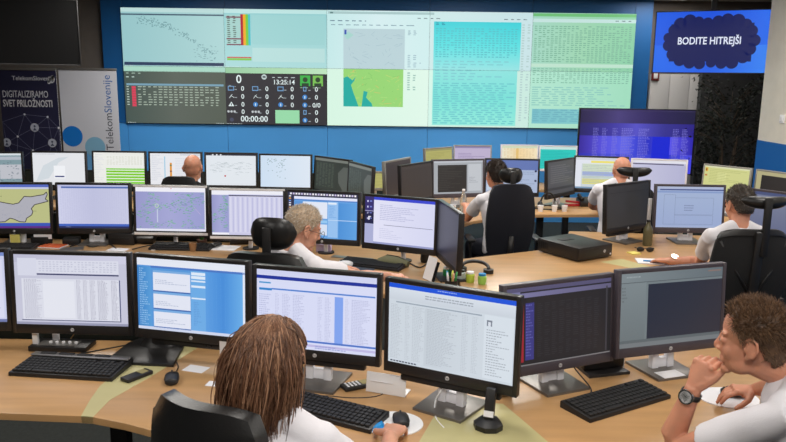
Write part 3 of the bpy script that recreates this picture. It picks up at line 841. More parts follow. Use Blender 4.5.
monitor('M1', -1.459, 3.286, 1.033, -2.3, 3, 'c_mail', 'black monitor with a grey table window above the left keyboard on the front desk', G1, stand='pole', so=(-.13, .0))
monitor('M2', -.885, 3.172, 1.042, -13.5, 2.4, 'c_blueform', 'black monitor with a bright blue form and white boxes on the front desk', G1, stand='wide', bar=True, syaw=12, so=(-.235, .05))
monitor('M3', -.313, 2.947, 1.054, -14.5, 2.4, 'c_bluelist', 'black monitor with a lavender list behind the head of the long haired person', G1, bar=True)
monitor('M4', .219, 2.725, 1.051, -27.3, .7, 'c_page', 'black monitor with a pale page under a bright blue bar, nearest of all monitors', G1, bar=True, syaw=-6)
monitor('M5', .695, 2.962, 1.02, 24.1, 4, 'c_console', 'dark screened monitor with a red stripe at its left on the front desk', G1, style='grey')
monitor('M6', 1.215, 3.131, 1.038, 17.7, 3.5, 'c_cad', 'monitor with a dark slate window on grey facing the young man', G1, style='grey')
monitor('M7', -2.815, 5.47, 1.03, 5, 4.4, 'c_map', 'monitor showing a country map on olive, at the left end of the second row', G2)
monitor('M8', -2.244, 5.531, 1.025, 2, 4, 'c_lav', 'monitor with a plain pale lavender window between two blue bars in the second row', G2)
monitor('M9', -1.644, 5.459, 1.025, -1.2, 3.6, 'c_topo', 'monitor with green specks on violet and white trim in the second row', G2, style='banded', stand='pole', logo=False)
monitor('M10', -1.056, 5.349, 1.025, -1.5, 3.3, 'c_topo_table', 'white trimmed monitor with a striped white table, left of the grey haired man', G2, style='banded', stand='pole', logo=False)
monitor('M11', -.503, 5.252, 1.029, -12, 3.3, 'c_icons', 'monitor with a row of icons above a blue window behind the grey haired man', G2, stand='pole')
monitor('M12', .041, 5.033, 1.03, -23.9, 2.5, 'c_desktop', 'monitor with a pale document and violet icon strip, right of the grey haired man', G2, stand='pole')
monitor('M13', .343, 4.676, 1.03, -79.4, 1.4, 'c_dark', 'monitor seen almost edge on at the right end of the grey haired man desk', G2, stand='plain', logo=False)
monitor('M14', -4.08, 7.62, 1.03, 10, 4, 'c_teal', 'teal screened monitor at the left edge of the far left row', G3, logo=False)
monitor('M15', -3.42, 7.62, 1.045, 3, 4, 'c_white_window', 'far monitor with a small white dialog in the middle, below the white banner', G3, logo=False)
monitor('M16', -2.84, 7.72, 1.045, 1, 4, 'c_green', 'far monitor with bright green rows on its lower half', G3, logo=False)
monitor('M17', -2.27, 7.76, 1.04, 1, 4, 'c_orange', 'far monitor with a small orange column behind the left bald head', G3, logo=False)
monitor('M18', -1.70, 7.80, 1.035, 0, 4.1, 'c_sketch', 'far monitor with faint lines and a red dot, right of the bald head', G3, logo=False)
monitor('M19', -1.12, 7.72, 1.035, -3, 4.1, 'c_specks', 'far monitor with a pale blue empty screen above the white trimmed monitor', G3, logo=False)
monitor('M20', -.63, 7.53, 1.025, -45, 4.2, 'c_darkgreen', 'dark greenish far monitor turned away, right of the pale blue one', G3, logo=False)
monitor('M21', -.325, 7.06, 1.02, -63, 3.2, 'c_darkgreen', 'narrow dark far monitor at the right end of the far left row', G3, logo=False, stand='plain')
monitor('M22', .225, 7.03, 1.037, 55, 3.3, 'c_darkbrown', 'dark brown turned monitor left of the dark haired man desk', G4, logo=False)
monitor('M40', .05, 7.36, 1.035, 62, 3, 'c_darkbrown', 'dark monitor edge peeping out behind the dark brown turned monitor', G4, logo=False, style='silver')
monitor('M23', .646, 7.42, 1.037, 16, 4, 'c_darkwin', 'monitor with a dark window on a grey screen, left of the dark haired man', G4, style='grey', logo=False)
monitor('M24', 1.2, 7.56, 1.035, -2.9, 4.1, 'c_bluegrey', 'blue grey monitor behind the head of the dark haired man', G4, logo=False)
monitor('M25', 1.70, 7.56, 1.036, 48, 3, 'c_stripes', 'dark striped monitor turned sideways right of the dark haired man chair', G4, logo=False)
monitor('M26', 2.17, 7.82, 1.045, -10, 4.1, 'c_bands', 'monitor with yellow and blue bands behind the bald man at the middle', G4, logo=False)
monitor('M27', 2.72, 7.66, 1.04, -12, 4.2, 'c_lilac', 'white framed lilac monitor right of the bald man at the middle', G4, style='white', logo=False)
monitor('M28', 1.862, 5.86, 1.035, 36, 3, 'c_off', 'switched off monitor standing beside the black desktop computer', G4, bar=True)
monitor('M29', 2.342, 5.851, 1.025, -.9, 4.1, 'c_dialog', 'monitor with a pale blue dialog box left of the man with the tall headrest', G4, style='grey')
monitor('M30', 2.84, 5.57, 1.025, -52, 4.1, 'c_dusk', 'dusky blue monitor behind the headrest at the right edge', G4, style='grey', logo=False)
monitor('M31', 3.19, 7.16, 1.06, -50, 4.1, 'c_yellow', 'yellow screened monitor below the leafy plant', G4, style='silver', w=.44, h=.275, logo=False)
monitor('M32', 3.55, 6.9, 1.04, -64, 2.6, 'c_sepia', 'beige monitor with a black window at the right edge below the blue wall', G4, style='silver', w=.44, h=.275, logo=False)
monitor('M33', .53, 8.75, 1.06, 42, 4, 'c_olive', 'small olive screened monitor at the left of the rearmost row', G5, style='silver', w=.43, h=.27, logo=False)
monitor('M34', .945, 9.0, 1.07, 2, 4, 'c_pink', 'small pink and lilac monitor in the rearmost row', G5, style='silver', w=.43, h=.27, logo=False)
monitor('M35', 1.535, 9.15, 1.07, 2, 4, 'c_cream', 'small cream and orange monitor in the rearmost row', G5, style='white', w=.43, h=.27, logo=False)
monitor('M36', 2.005, 9.15, 1.065, -2, 4, 'c_aqua', 'small bright turquoise monitor in the rearmost row', G5, style='white', w=.43, h=.27, logo=False)
monitor('M39', -.19, 7.9, .93, 4, 4, 'c_olive', 'small monitor with a pale greenish screen peeping between the dark turned monitors', G4, style='silver', w=.2, h=.16, logo=False, stand='pole')

# ------------------------------------------------------------------ big displays
OFFS = mat('switched_off_screen', (15, 15, 16), .6, spec=.08)
def tv(name, label, c, yaw, w, h, picfn, mount):
    t = thing(name, label, 'television', c, R(yaw))
    mb = MB(); b = .012
    for sx in (-1, 1): mb.box((sx*(w/2+b/2), .012, 0), (b, .04, h+2*b), bevel=.002)
    mb.box((0, .012, h/2+b/2), (w, .04, b), bevel=.002); mb.box((0, .012, -h/2-b/2), (w, .04, b), bevel=.002)
    mb.box((0, .022, 0), (w, .02, h)); mb.box((0, .045, -.03), (w*.7, .04, h*.6), bevel=.01)
    mb.build('frame', BLACK, t)
    link('screen', picfn().mesh('screen', SCREEN if picfn is not p_dark else OFFS), t)
    if mount == 'ceiling':
        mb = MB(); L = CZ-c[2]
        mb.box((0, .09, L/2), (.06, .05, L), bevel=.004); mb.box((0, .09, L-.01), (.22, .16, .02), bevel=.003)
        mb.box((0, .075, 0), (.3, .03, .25), bevel=.004); mb.build('ceiling_mount', METAL_D, t)
    return t
def p_cloud():
    s = Pic(1.22, .686); s.g(0, 0, 1, 1, [(24, 92, 226), (18, 80, 218), (30, 104, 232)], 0)
    s.g(0, .55, 1, 1, [(34, 106, 234), (24, 92, 226), (54, 130, 240)], 1)
    D = (3, 18, 84)
    s.r(.14, .2, .86, .82, D, 2)
    rn = random.Random(5)
    for x, y, r in ((.17, .3, .055), (.22, .2, .06), (.3, .15, .06), (.38, .17, .05), (.46, .19, .05), (.55, .16, .05), (.63, .14, .055), (.72, .16, .06), (.79, .22, .05), (.84, .33, .055), (.87, .48, .055), (.84, .62, .055), (.79, .75, .055), (.7, .84, .055), (.61, .85, .05), (.52, .84, .045), (.42, .86, .05), (.33, .84, .055), (.24, .8, .055), (.17, .7, .055), (.13, .55, .055), (.12, .42, .045)):
        s.disc(x, y, r, D, 3, 24)
    s.t('BODITE HITREJŠI', .485, .535, .115, (222, 228, 246), 5, 'CENTER', bold=.018, sx=.8)
    return s
def p_dark():
    s = Pic(1.22, .686); s.r(0, 0, 1, 1, (10, 10, 11), 0); return s
def p_glow():
    s = Pic(1.38, .79); s.g(0, 0, 1, .22, [(34, 26, 70), (70, 60, 120), (40, 30, 84), (24, 22, 60)], 0)
    s.g(0, .22, 1, .42, [(32, 26, 100), (56, 48, 150), (84, 80, 196), (50, 46, 140), (40, 30, 130)], 0)
    s.g(0, .42, 1, .7, [(50, 34, 150), (84, 78, 220), (90, 96, 232), (30, 40, 190), (92, 86, 236), (44, 36, 170)], 0)
    s.g(0, .7, 1, 1, [(40, 40, 170), (70, 76, 214), (60, 70, 210), (40, 50, 200), (70, 70, 220)], 0)
    rn = random.Random(9)
    for x, w in ((.12, .05), (.2, .05), (.29, .05), (.37, .12), (.52, .1), (.82, .06), (.9, .06)):
        s.text(x, .3, x+w, .95, 26, (128, 124, 214), 3, .45, rnd=rn, mn=.6)
    s.r(.645, .42, .8, 1, (16, 34, 206), 4); s.r(.0, .02, 1, .03, (60, 52, 90), 3)
    return s
TVR = aty(710.5, 42, 8.85)
tv('television', 'wide television with a dark cloud on bright blue, hung from the ceiling at the right', TVR, -27, 1.22, .686, p_cloud, 'ceiling')
e = aty(79, 33, 8.5)
tv('television', 'switched off television hung from the ceiling at the upper left', (e.x-.62*math.cos(R(40)), e.y-.62*math.sin(R(40)), e.z), 40, 1.22, .686, p_dark, 'ceiling')
a = aty(579, 107.3, 9.45); b = aty(698.5, 110.2, 9.25); hz = .805
fs = tv('floor_display', 'large violet blue display with rows of small type on a floor stand', ((a.x+b.x)/2, 9.35, (a.z+b.z)/2-hz/2), -5, (b-a).length-.024, hz-.024, p_glow, None)
L = fs.location.z
mb = MB(); mb.box((0, .1, -L/2+.03), (.1, .06, L-.06), bevel=.005); mb.build('stand_column', METAL_D, fs)
mb = MB(); mb.box((0, .06, -L+.02), (.9, .5, .04), bevel=.008); mb.build('stand_base', METAL_D, fs)

# ------------------------------------------------------------------ banners
def banner(label, x, y, w, h, yaw, picfn):
    t = thing('roll_up_banner', label, 'banner', (x, y, 0), R(yaw), 'roll up banners by the blue wall')
    mb = MB(); mb.box((0, .02, h/2+.05), (w, .004, h-.06)); mb.build('banner_back', WHITEP, t)
    link('banner_sheet', picfn(w, h-.06).mesh('sheet', PRINT), t, (0, .016, h/2+.05))
    mb = MB(); mb.box((0, .02, .04), (w+.03, .2, .08), bevel=.01); mb.build('base_cassette', SILV, t)
    mb = MB(); mb.box((0, .02, h+.03), (w+.01, .03, .028), bevel=.004); mb.build('top_rail', SILV, t)
    mb = MB(); mb.cyl((0, .05, .08), .01, h-.07, 12); mb.build('pole', METAL_D, t)
def p_white(w, h):
    s = Pic(w, h); s.r(0, 0, 1, 1, (196, 198, 208), 0)
    s.disc(.17, .43, .18, (0, 112, 200), 1, 40); s.disc(.56, .5, .18, (120, 170, 200), 1, 40); s.disc(.3, .62, .24, (96, 160, 214), 1, 40)
    v, _ = text_geo('TelekomSlovenije', 1); L = max(q.x for q in v); v, _ = text_geo('Telekom', 1); L1 = max(q.x for q in v)+.03
    sz = .136
    y0 = .52
    s.t('Telekom', .885, y0, sz, (50, 56, 70), 3, rot=PI/2, bold=.0); s.t('Slovenije', .885, y0-(L1*sz)/h, sz, (0, 84, 160), 3, rot=PI/2)
    return s
def p_navy(w, h):
    s = Pic(w, h); s.r(0, 0, 1, 1, (30, 30, 62), 0)
    W = (220, 222, 232)
    s.t('TelekomSlovenije', .23, .065, .075, W, 3)
    rn = random.Random(2)
    for k in range(16):
        a = rn.random()*6.28; q = .055*rn.random(); s.disc(.9+q*math.cos(a), .055+q*math.sin(a)*.5, .012+.018*rn.random(), W, 3, 12)
    s.t('DIGITALIZIRAMO', .04, .175, .122, W, 3, sx=.62); s.t('SVET PRILOŽNOSTI', .04, .235, .122, (214, 214, 222), 3, sx=.6, bold=.02)
    N = [(.0, .335), (.4, .285), (.8, .3), (.56, .37), (.98, .37), (.25, .43), (.85, .47), (.05, .47), (.5, .52), (.98, .56), (.2, .6), (.7, .62)]
    for i in range(len(N)):
        for j in range(i+1, len(N)):
            d = math.hypot(N[i][0]-N[j][0], (N[i][1]-N[j][1])*2.4)
            if d < .5: s.line(N[i][0], N[i][1], N[j][0], N[j][1], .004, (110, 112, 140), 1)
    for i, (x, y) in enumerate(N):
        if i in (3, 6, 7, 10):
            s.disc(x, y, .075, (176, 180, 196), 3, 24); s.disc(x, y-.008, .02, (70, 76, 100), 4, 12); s.p([(x-.035, y+.02), (x, y), (x+.035, y+.02)], (70, 76, 100), 4)
        else: s.disc(x, y, .018, (214, 216, 228), 3, 14)
    return s
a = aty(57.5, 68, 9.75); b = aty(115.5, 69, 9.75)
banner('white roll up banner with blue circles and an upright wordmark, beside the blue wall', (a.x+b.x)/2, 9.75, (b.x-a.x), a.z-.04, 0, p_white)
c = aty(-2, 69, 9.7)
banner('navy roll up banner with a network drawing, left of the white banner', (c.x+a.x)/2+.0, 9.68, a.x-c.x, a.z-.05, 0, p_navy)

# ------------------------------------------------------------------ wall bits
p = aty(655.8, 76, 10.5)
t = thing('fire_alarm_sign', 'small red fire sign with a white symbol beside the blue wall', 'sign', (p.x, 10.52, p.z))
mb = MB(); mb.box((0, 0, 0), (.105, .03, .125), bevel=.006); mb.build('plate', mat('signal_red', (110, 34, 32), .5), t)
mb = MB(); mb.box((0, -.017, 0), (.055, .006, .07), bevel=.003); mb.build('symbol', WHITEP, t)
q = ray(783, 119); k = RX/q.x; P = Vector((RX, q.y*k, CH+q.z*k))
t = thing('light_switch', 'white light switch on the off white right wall', 'switch', (RX, P.y, P.z))
mb = MB(); mb.box((-.008, 0, 0), (.016, .085, .085), bevel=.004); mb.build('plate', WHITEP, t)
mb = MB(); mb.box((-.018, 0, 0), (.008, .05, .05), bevel=.003); mb.build('rocker', PAPER, t)

# ------------------------------------------------------------------ plant
LEAF = mat('dark_green_leaf', (22, 27, 20), .85, vary=.25, vscale=9)
BARK = mat('bark', (62, 50, 40), .9, bump=.5)
px_ = aty(730, 120, 9.3)
t = thing('potted_ficus', 'tall dark leafy indoor tree behind the yellow screened monitor', 'plant', (px_.x, 9.3, 0))
mb = MB(); mb.lathe([(.16, 0), (.21, .3), (.225, .34), (.2, .34), (.19, .3)], n=28); mb.build('pot', METAL_D, t)
mb = MB(); rn = random.Random(11); tips = []
for k in range(4):
    a = k*1.7; mb.tube([(.04*math.cos(a), .04*math.sin(a), .28), (.07*math.cos(a+.6), .07*math.sin(a+.6), .8), (.12*math.cos(a+.2), .12*math.sin(a+.2), 1.35)], [.022, .018, .012], 8)
for k in range(46):
    z = .75+1.2*rn.random(); a = rn.random()*6.28; r = (.3+.2*rn.random())
    s_ = Vector((.07*math.cos(a), .07*math.sin(a), z-.15)); e_ = Vector((r*math.cos(a), r*math.sin(a), z+.1))
    mb.tube([s_, (s_+e_)/2+Vector((0, 0, .05)), e_], [.008, .006, .003], 5); tips.append((s_, e_))
mb.build('trunk', BARK, t)
mb = MB()
for s_, e_ in tips:
    for j in range(58):
        f = .25+.8*rn.random(); c = s_.lerp(e_, f)+Vector((rn.gauss(0, .065), rn.gauss(0, .065), rn.gauss(0, .075)))
        d = Vector((rn.gauss(0, 1), rn.gauss(0, 1), rn.gauss(-.5, .6))).normalized(); u = d.orthogonal().normalized(); u.rotate(Matrix.Rotation(rn.random()*6.28, 3, d))
        l = .035+.03*rn.random(); w_ = l*.26; n_ = d.cross(u)*(l*.12)
        mb.face([c, c+d*l*.35+u*w_+n_, c+d*l, c+d*l*.35-u*w_+n_])
mb.build('foliage', LEAF, t, False)

# ------------------------------------------------------------------ desks
def poly_px(pts, z=DT): return [(at(*p, z).x, at(*p, z).y) for p in pts]
def desk(label, poly, legs, name='desk', wedges=(), edge=True):
    t = thing(name, label, 'desk', (poly[0][0], poly[0][1], 0), 0, 'beech topped office desks')
    ox, oy = poly[0]
    loc = [(x-ox, y-oy) for x, y in poly]
    mb = MB(); mb.prism(loc, DT-.028, DT, bevel=.003); mb.build('desktop', WOOD, t, True)
    for w_ in wedges:
        mb = MB(); mb.prism([(x-ox, y-oy) for x, y in w_], DT-.027, DT+.0008); o = mb.build('corner_insert', WEDGE, t, False); o['label'] = 'pale green corner insert'
    for (x, y) in legs:
        mb = MB(); mb.box((x-ox, y-oy, (DT-.03)/2), (.07, .07, DT-.032), bevel=.006); mb.box((x-ox, y-oy, .015), (.12, .5, .03), bevel=.006)
        mb.build('leg', METAL_D, t)
    return t
Wl = poly_px([(81, 416), (90, 400), (100, 386), (112, 376), (135, 362), (182, 342)]); Wr = poly_px([(93, 417), (110, 400), (152, 376), (204, 344)])
W1 = Wl+[(Wr[-1][0]+.12, 3.62), (Wr[-1][0]+.28, 3.6)]+Wr[::-1]
W1 = Wl+Wr[::-1]
desk('curved beech desk under the left keyboard and the two leftmost front monitors', [(-3.2, 2.95), (-2.6, 2.8), (-2.0, 2.7), (-1.47, 2.64), Wl[0], Wl[1], Wl[2], Wl[3], Wl[4], Wl[5], (-1.0, 3.44), (-3.2, 3.46)], [(-1.12, 2.9), (-2.9, 3.2)])
W2l = poly_px([(445, 399), (432, 420), (419, 442)]); W2r = poly_px([(503, 404), (520, 418), (548, 442)])
w2lb = (W2l[-1][0]-.1, 2.2); w2rb = (W2r[-1][0]+.18, 2.2)
CP = [Wl[0]] + [Wr[0], (-.98, 2.57), (-.83, 2.5), (-.6, 2.43), (-.35, 2.4), (-.15, 2.32), (.0, 2.18), (.12, 2.08), (.3, 2.0), (.5, 2.06), (.66, 2.2), (.85, 2.37), (1.05, 2.5), (1.3, 2.56), (1.8, 2.56), (2.3, 2.5), (2.3, 3.55), (1.2, 3.7), (.45, 3.5), (.2, 3.3), (-.3, 3.42), (-.9, 3.44)] + Wl[1:][::-1]
W2 = [W2l[0], W2l[1], W2l[2], (w2lb[0], 2.17), (.3, 2.02), (.5, 2.08), (w2rb[0], 2.22), W2r[2], W2r[1], W2r[0]]
desk('long wavy beech desk carrying the front keyboards, with pale green inserts', CP, [(-.9, 3.2), (.3, 2.4), (2.1, 3.0), (.4, 3.2)], wedges=(W1, W2))
desk('beech desk of the second row below the map monitor', [(-3.4, 4.95), (-.95, 4.78), (-.6, 4.72), (-.2, 4.5), (.1, 4.1), (.41, 4.1), (.41, 5.2), (.1, 5.6), (-.6, 5.64), (-3.4, 5.7)], [(-3.2, 5.3), (-1.9, 5.3), (.1, 5.2), (-.8, 5.3)])
a1 = at(465, 258.5); a2 = at(562, 247.5)
k = (a2.y-a1.y)/(a2.x-a1.x)
xx = 1.5
wz = [(at(*p).x, at(*p).y) for p in ((600, 262), (640, 270), (655, 268), (622, 259))]
desk('broad beech desk under the black desktop computer', [(.425, 4.15), (1.2, 4.2), (1.75, 4.45), (2.0, 5.0), (2.6, 5.05), (3.1, 4.75), (3.4, 4.9), (3.4, 6.05), (1.5, 6.25), (a2.x, a2.y), (a1.x, a1.y), (.425, a1.y-.05)], [(1.6, 5.9), (.6, 4.6), (3.2, 5.6)], wedges=(wz,))
desk('beech desk of the dark haired man and the bald man in the middle', [(.05, 6.2), (.5, 6.3), (.72, 6.65), (1.1, 6.95), (1.42, 7.03), (2.0, 7.08), (2.9, 7.1), (2.95, 8.1), (.05, 8.1)], [(1.45, 7.3), (.3, 7.6), (2.7, 7.6)])
desk('beech desk of the far left row in front of the banners', [(-4.6, 7.15), (-.45, 7.0), (-.2, 6.75), (-.0, 6.8), (-.0, 8.05), (-.4, 8.1), (-4.6, 8.15)], [(-4.2, 7.7), (-2.2, 7.7), (-.4, 7.7)])
desk('rearmost beech desk under the small turquoise monitor', [(.2, 8.55), (2.35, 8.7), (2.35, 9.3), (.2, 9.3)], [(.5, 9.0), (2.1, 9.0)])
desk('beech desk at the right wall under the yellow screened monitor', [(2.98, 6.7), (3.3, 6.35), (RX-.03, 6.35), (RX-.03, 7.6), (2.98, 7.6)], [(3.2, 7.3), (3.9, 6.8)])

DIV = mat('dark_teal_fabric', (44, 54, 52), .9, bump=.3, bscale=400)
def divider(label, a, b, z0, z1):
    a, b = Vector(a), Vector(b); L = (b-a).length; t = thing('desk_divider', label, 'divider', ((a.x+b.x)/2, (a.y+b.y)/2, 0), math.atan2(b.y-a.y, b.x-a.x))
    mb = MB(); mb.box((0, 0, (z0+z1)/2), (L, .03, z1-z0), bevel=.004); mb.build('fabric_panel', DIV, t)
    mb = MB(); mb.box((0, 0, z1+.006), (L, .036, .012), bevel=.003); mb.build('top_rail', METAL_D, t)
    for s in (-1, 1):
        mb = MB(); mb.box((s*(L/2-.2), 0, z0/2), (.05, .03, z0)); mb.build('leg', METAL_D, t)
divider('dark low divider behind the left front monitors', (-3.2, 3.485), (-.8, 3.47), .45, .86)
divider('dark low divider behind the second row monitors', (-3.4, 5.73), (-.45, 5.67), .45, .93)
divider('dark low divider behind the far left row monitors', (-4.6, 8.22), (-.05, 8.18), .45, .95)
# ------------------------------------------------------------------ chairs
def office_chair(label, x, y, yaw, w=.44, top=1.1, seat=.47, style='fabric', head=None, m=None, arms=True, bz0=.58):
    m = m or FABK
    t = thing('office_chair', label, 'chair', (x, y, 0), R(yaw), 'swivel office chairs')
    for k in range(5):
        a = 2*PI*k/5+.3; c, s = math.cos(a), math.sin(a)
        mb = MB(); mb.tube([(0, 0, .09), (.15*c, .15*s, .085), (.29*c, .29*s, .07)], [.028, .024, .016], 8)
        b = mb.build('base_arm', BLACK, t)
        mb = MB(); rot = Matrix.Rotation(a, 3, 'Z') @ Matrix.Rotation(PI/2, 3, 'X')
        mb.cyl(Vector((.29*c, .29*s, .028))-rot @ Vector((0, 0, .022)), .028, .044, 16, M=rot); mb.build('caster', BLACK, b)
    mb = MB(); mb.cyl((0, 0, .08), .03, .16, 16); mb.cyl((0, 0, .2), .018, .22, 16); mb.box((0, 0, seat-.075), (.22, .26, .04), bevel=.01); mb.build('gas_column', METAL_D, t)
    mb = MB(); mb.loft([((0, .02, seat-.06), (.2, 0, 0), (0, .2, 0)), ((0, .02, seat-.04), (.25, 0, 0), (0, .245, 0)), ((0, .02, seat-.012), (.255, 0, 0), (0, .25, 0)), ((0, .02, seat+.0), (.235, 0, 0), (0, .23, 0))], 32); mb.build('seat', m, t)
    if arms:
        for sx in (-1, 1):
            mb = MB(); mb.tube([(sx*.2, -.02, seat-.06), (sx*.285, -.02, seat-.03), (sx*.29, -.02, seat+.17)], .014, 8)
            mb.box((sx*.29, .03, seat+.185), (.07, .25, .03), bevel=.012); mb.build('armrest', BLACK, t)
    # curved backrest shell
    N, K = 18, 14; h0 = bz0
    mb = MB(); bm = mb.bm
    def P(u, v, d):
        z = h0+(top-h0)*v
        ww = w/2*(.86+.14*math.sin(PI*min(1, v*1.1))) * (1 if v < .9 else (1-((v-.9)/.1)**2*.12))
        xx = ww*u
        if style == 'mesh': cz = .0
        yy = -.2 - .05*math.sin(PI*v*.8) - .05*v + .07*u*u - d
        zz = z - (.03*(abs(u)**4) if v > .9 else 0)
        return (xx, yy, zz)
    th = .05 if style != 'mesh' else .016
    def shell(mbb, u0, u1, v0, v1, d0, d1):
        A = {}
        for i in range(N+1):
            for j in range(K+1):
                u = u0+(u1-u0)*i/N; v = v0+(v1-v0)*j/K
                A[i, j, 0] = mbb.bm.verts.new(P(u, v, d0)); A[i, j, 1] = mbb.bm.verts.new(P(u, v, d1))
        for i in range(N):
            for j in range(K):
                mbb.bm.faces.new((A[i, j, 0], A[i+1, j, 0], A[i+1, j+1, 0], A[i, j+1, 0]))
                mbb.bm.faces.new((A[i, j+1, 1], A[i+1, j+1, 1], A[i+1, j, 1], A[i, j, 1]))
        for i in range(N):
            for j in (0, K): mbb.bm.faces.new((A[i, j, 0], A[i, j, 1], A[i+1, j, 1], A[i+1, j, 0]))
        for j in range(K):
            for i in (0, N): mbb.bm.faces.new((A[i, j, 0], A[i, j+1, 0], A[i, j+1, 1], A[i, j, 1]))
        bmesh.ops.recalc_face_normals(mbb.bm, faces=mbb.bm.faces)
    shell(mb, -1, 1, 0, 1, 0, th); mb.build('backrest', m, t)
    if style == 'mesh':
        for a_ in ((-1, -.93, 0, 1), (.93, 1, 0, 1), (-1, 1, .955, 1), (-1, 1, 0, .05)):
            pass
        mb = MB(); shell(mb, -1, 1, .94, 1.0, -.004, th+.008); mb.build('top_rail', BLACK, t)
        mb = MB(); mb.box((0, -.29, (h0+top)/2), (.06, .03, top-h0-.02), Matrix.Rotation(R(4), 3, 'X'), bevel=.008)
        for sx in (-1, 1): mb.tube([(0, -.285, h0+.15), (sx*w*.2, -.275, h0+.3), (sx*w*.4, -.24, top-.08)], .009, 8)
        mb.build('spine', BLACK, t)
    mb = MB(); mb.tube([(0, -.05, seat-.07), (0, -.22, seat-.04), (0, -.28, seat+.12), (0, -.29, h0+.16)], [.03, .03, .026, .022], 8); mb.build('back_bracket', BLACK, t)
    if head:
        hw, hh, hz, hy, hx = head.get('w', .26), head.get('h', .12), head['z'], head.get('y', -.24), head.get('x', 0)
        o = MB(); n = 14
        rings = []
        for i in range(n+1):
            u = -1+2*i/n; e = math.sqrt(max(.02, 1-abs(u)**3.2))
            rings.append(((hx+hw/2*u, hy+.06*u*u*head.get('curve', 1), hz+head.get('lift', 0)*u*u), (0, .033*e, 0), (0, 0, hh/2*e)))
        o.loft(rings, 16); hd = o.build('headrest', head.get('m', LEATH), t)
        o = MB(); o.box((hx*.6, hy-.045, (hz+top-.12)/2+.0), (.045, .02, hz-top+.2), bevel=.006); o.build('headrest_stem', BLACK, t)
    return t

# ------------------------------------------------------------------ people
def remesh(mb, voxel, smooth=2, disp=None, m=None, name='mesh'):
    me = bpy.data.meshes.new('tmp'); mb.bm.to_mesh(me); mb.bm.free()
    ob = bpy.data.objects.new('tmp', me); col.objects.link(ob)
    r = ob.modifiers.new('r', 'REMESH'); r.mode = 'VOXEL'; r.voxel_size = voxel; r.use_smooth_shade = True
    if smooth:
        s = ob.modifiers.new('s', 'SMOOTH'); s.iterations = smooth; s.factor = .5
    dg = bpy.context.evaluated_depsgraph_get(); dg.update()
    out = bpy.data.meshes.new_from_object(ob.evaluated_get(dg)); out.name = name
    bpy.data.objects.remove(ob); bpy.data.meshes.remove(me)
    if disp:
        for v, n in [(v, v.normal.copy()) for v in out.vertices]:
            v.co += n*disp(v.co)
    out.materials.clear(); out.materials.append(m)
    for p in out.polygons: p.use_smooth = True
    return out

def ik(S, W, l1, l2, hint):
    S, W = Vector(S), Vector(W); d = W-S; L = min(d.length, (l1+l2)*.995); dn = d.normalized()
    a = (l1*l1-l2*l2+L*L)/(2*L); h = math.sqrt(max(0, l1*l1-a*a))
    hv = Vector(hint); hv = (hv-dn*hv.dot(dn)).normalized()
    E_ = S+dn*a+hv*h
    return E_, S+dn*L

def hand(mb, W, d, n, side, curl, sc=1.0, spread=.1, thumb=(.5, .45)):
    """W wrist, d finger direction, n palm facing, side thumb side"""
    d = Vector(d).normalized(); n = Vector(n); n = (n-d*n.dot(d)).normalized(); s = d.cross(n)
    if s.dot(Vector(side)) < 0: s = -s
    W = Vector(W)
    mb.loft([(W-d*.02*sc, s*.027*sc, n*.02*sc), (W+d*.015*sc, s*.03*sc, n*.018*sc), (W+d*.05*sc, s*.041*sc, n*.016*sc), (W+d*.088*sc, s*.042*sc, n*.0135*sc)], 16)
    mb.ell(W+d*.045*sc+s*.024*sc+n*.008*sc, (.024*sc, .02*sc, .016*sc))
    lens = (.074, .082, .076, .06); offs = (.031, .0105, -.0105, -.031)
    for i in range(4):
        b = W+d*(.084-.004*abs(i-1))*sc+s*offs[i]*sc
        dd = (d+s*spread*offs[i]/.03*.5).normalized(); p = b; pts = [b-dd*.02*sc, b]; ang = 0
        c = curl[i] if hasattr(curl, '__len__') else curl
        for q, f in enumerate((.46, .3, .24)):
            ang += c*(.75, 1.0, .7)[q]
            v = dd*math.cos(ang)+n*math.sin(ang); p = p+v*lens[i]*f*sc; pts.append(p)
        mb.tube(pts, [.0098*sc, .0098*sc, .0092*sc, .0085*sc, .0072*sc], 10); mb.ell(pts[-1], (.0072*sc,)*3, seg=8, rings=6)
        mb.ell(b-n*.004*sc, (.0105*sc,)*3, seg=8, rings=6)
    b = W+d*.025*sc+s*.028*sc
    t1 = (d*thumb[0]+s*.75+n*thumb[1]).normalized(); t2 = (d*.95+s*.1+n*thumb[1]).normalized()
    p1 = b+t1*.04*sc; p2 = p1+(t1*.35+t2*.65).normalized()*.032*sc; p3 = p2+t2*.026*sc
    mb.tube([b-t1*.02*sc, b, p1, p2, p3], [.016*sc, .0155*sc, .012*sc, .0105*sc, .008*sc], 10); mb.ell(p3, (.008*sc,)*3, seg=8, rings=6)

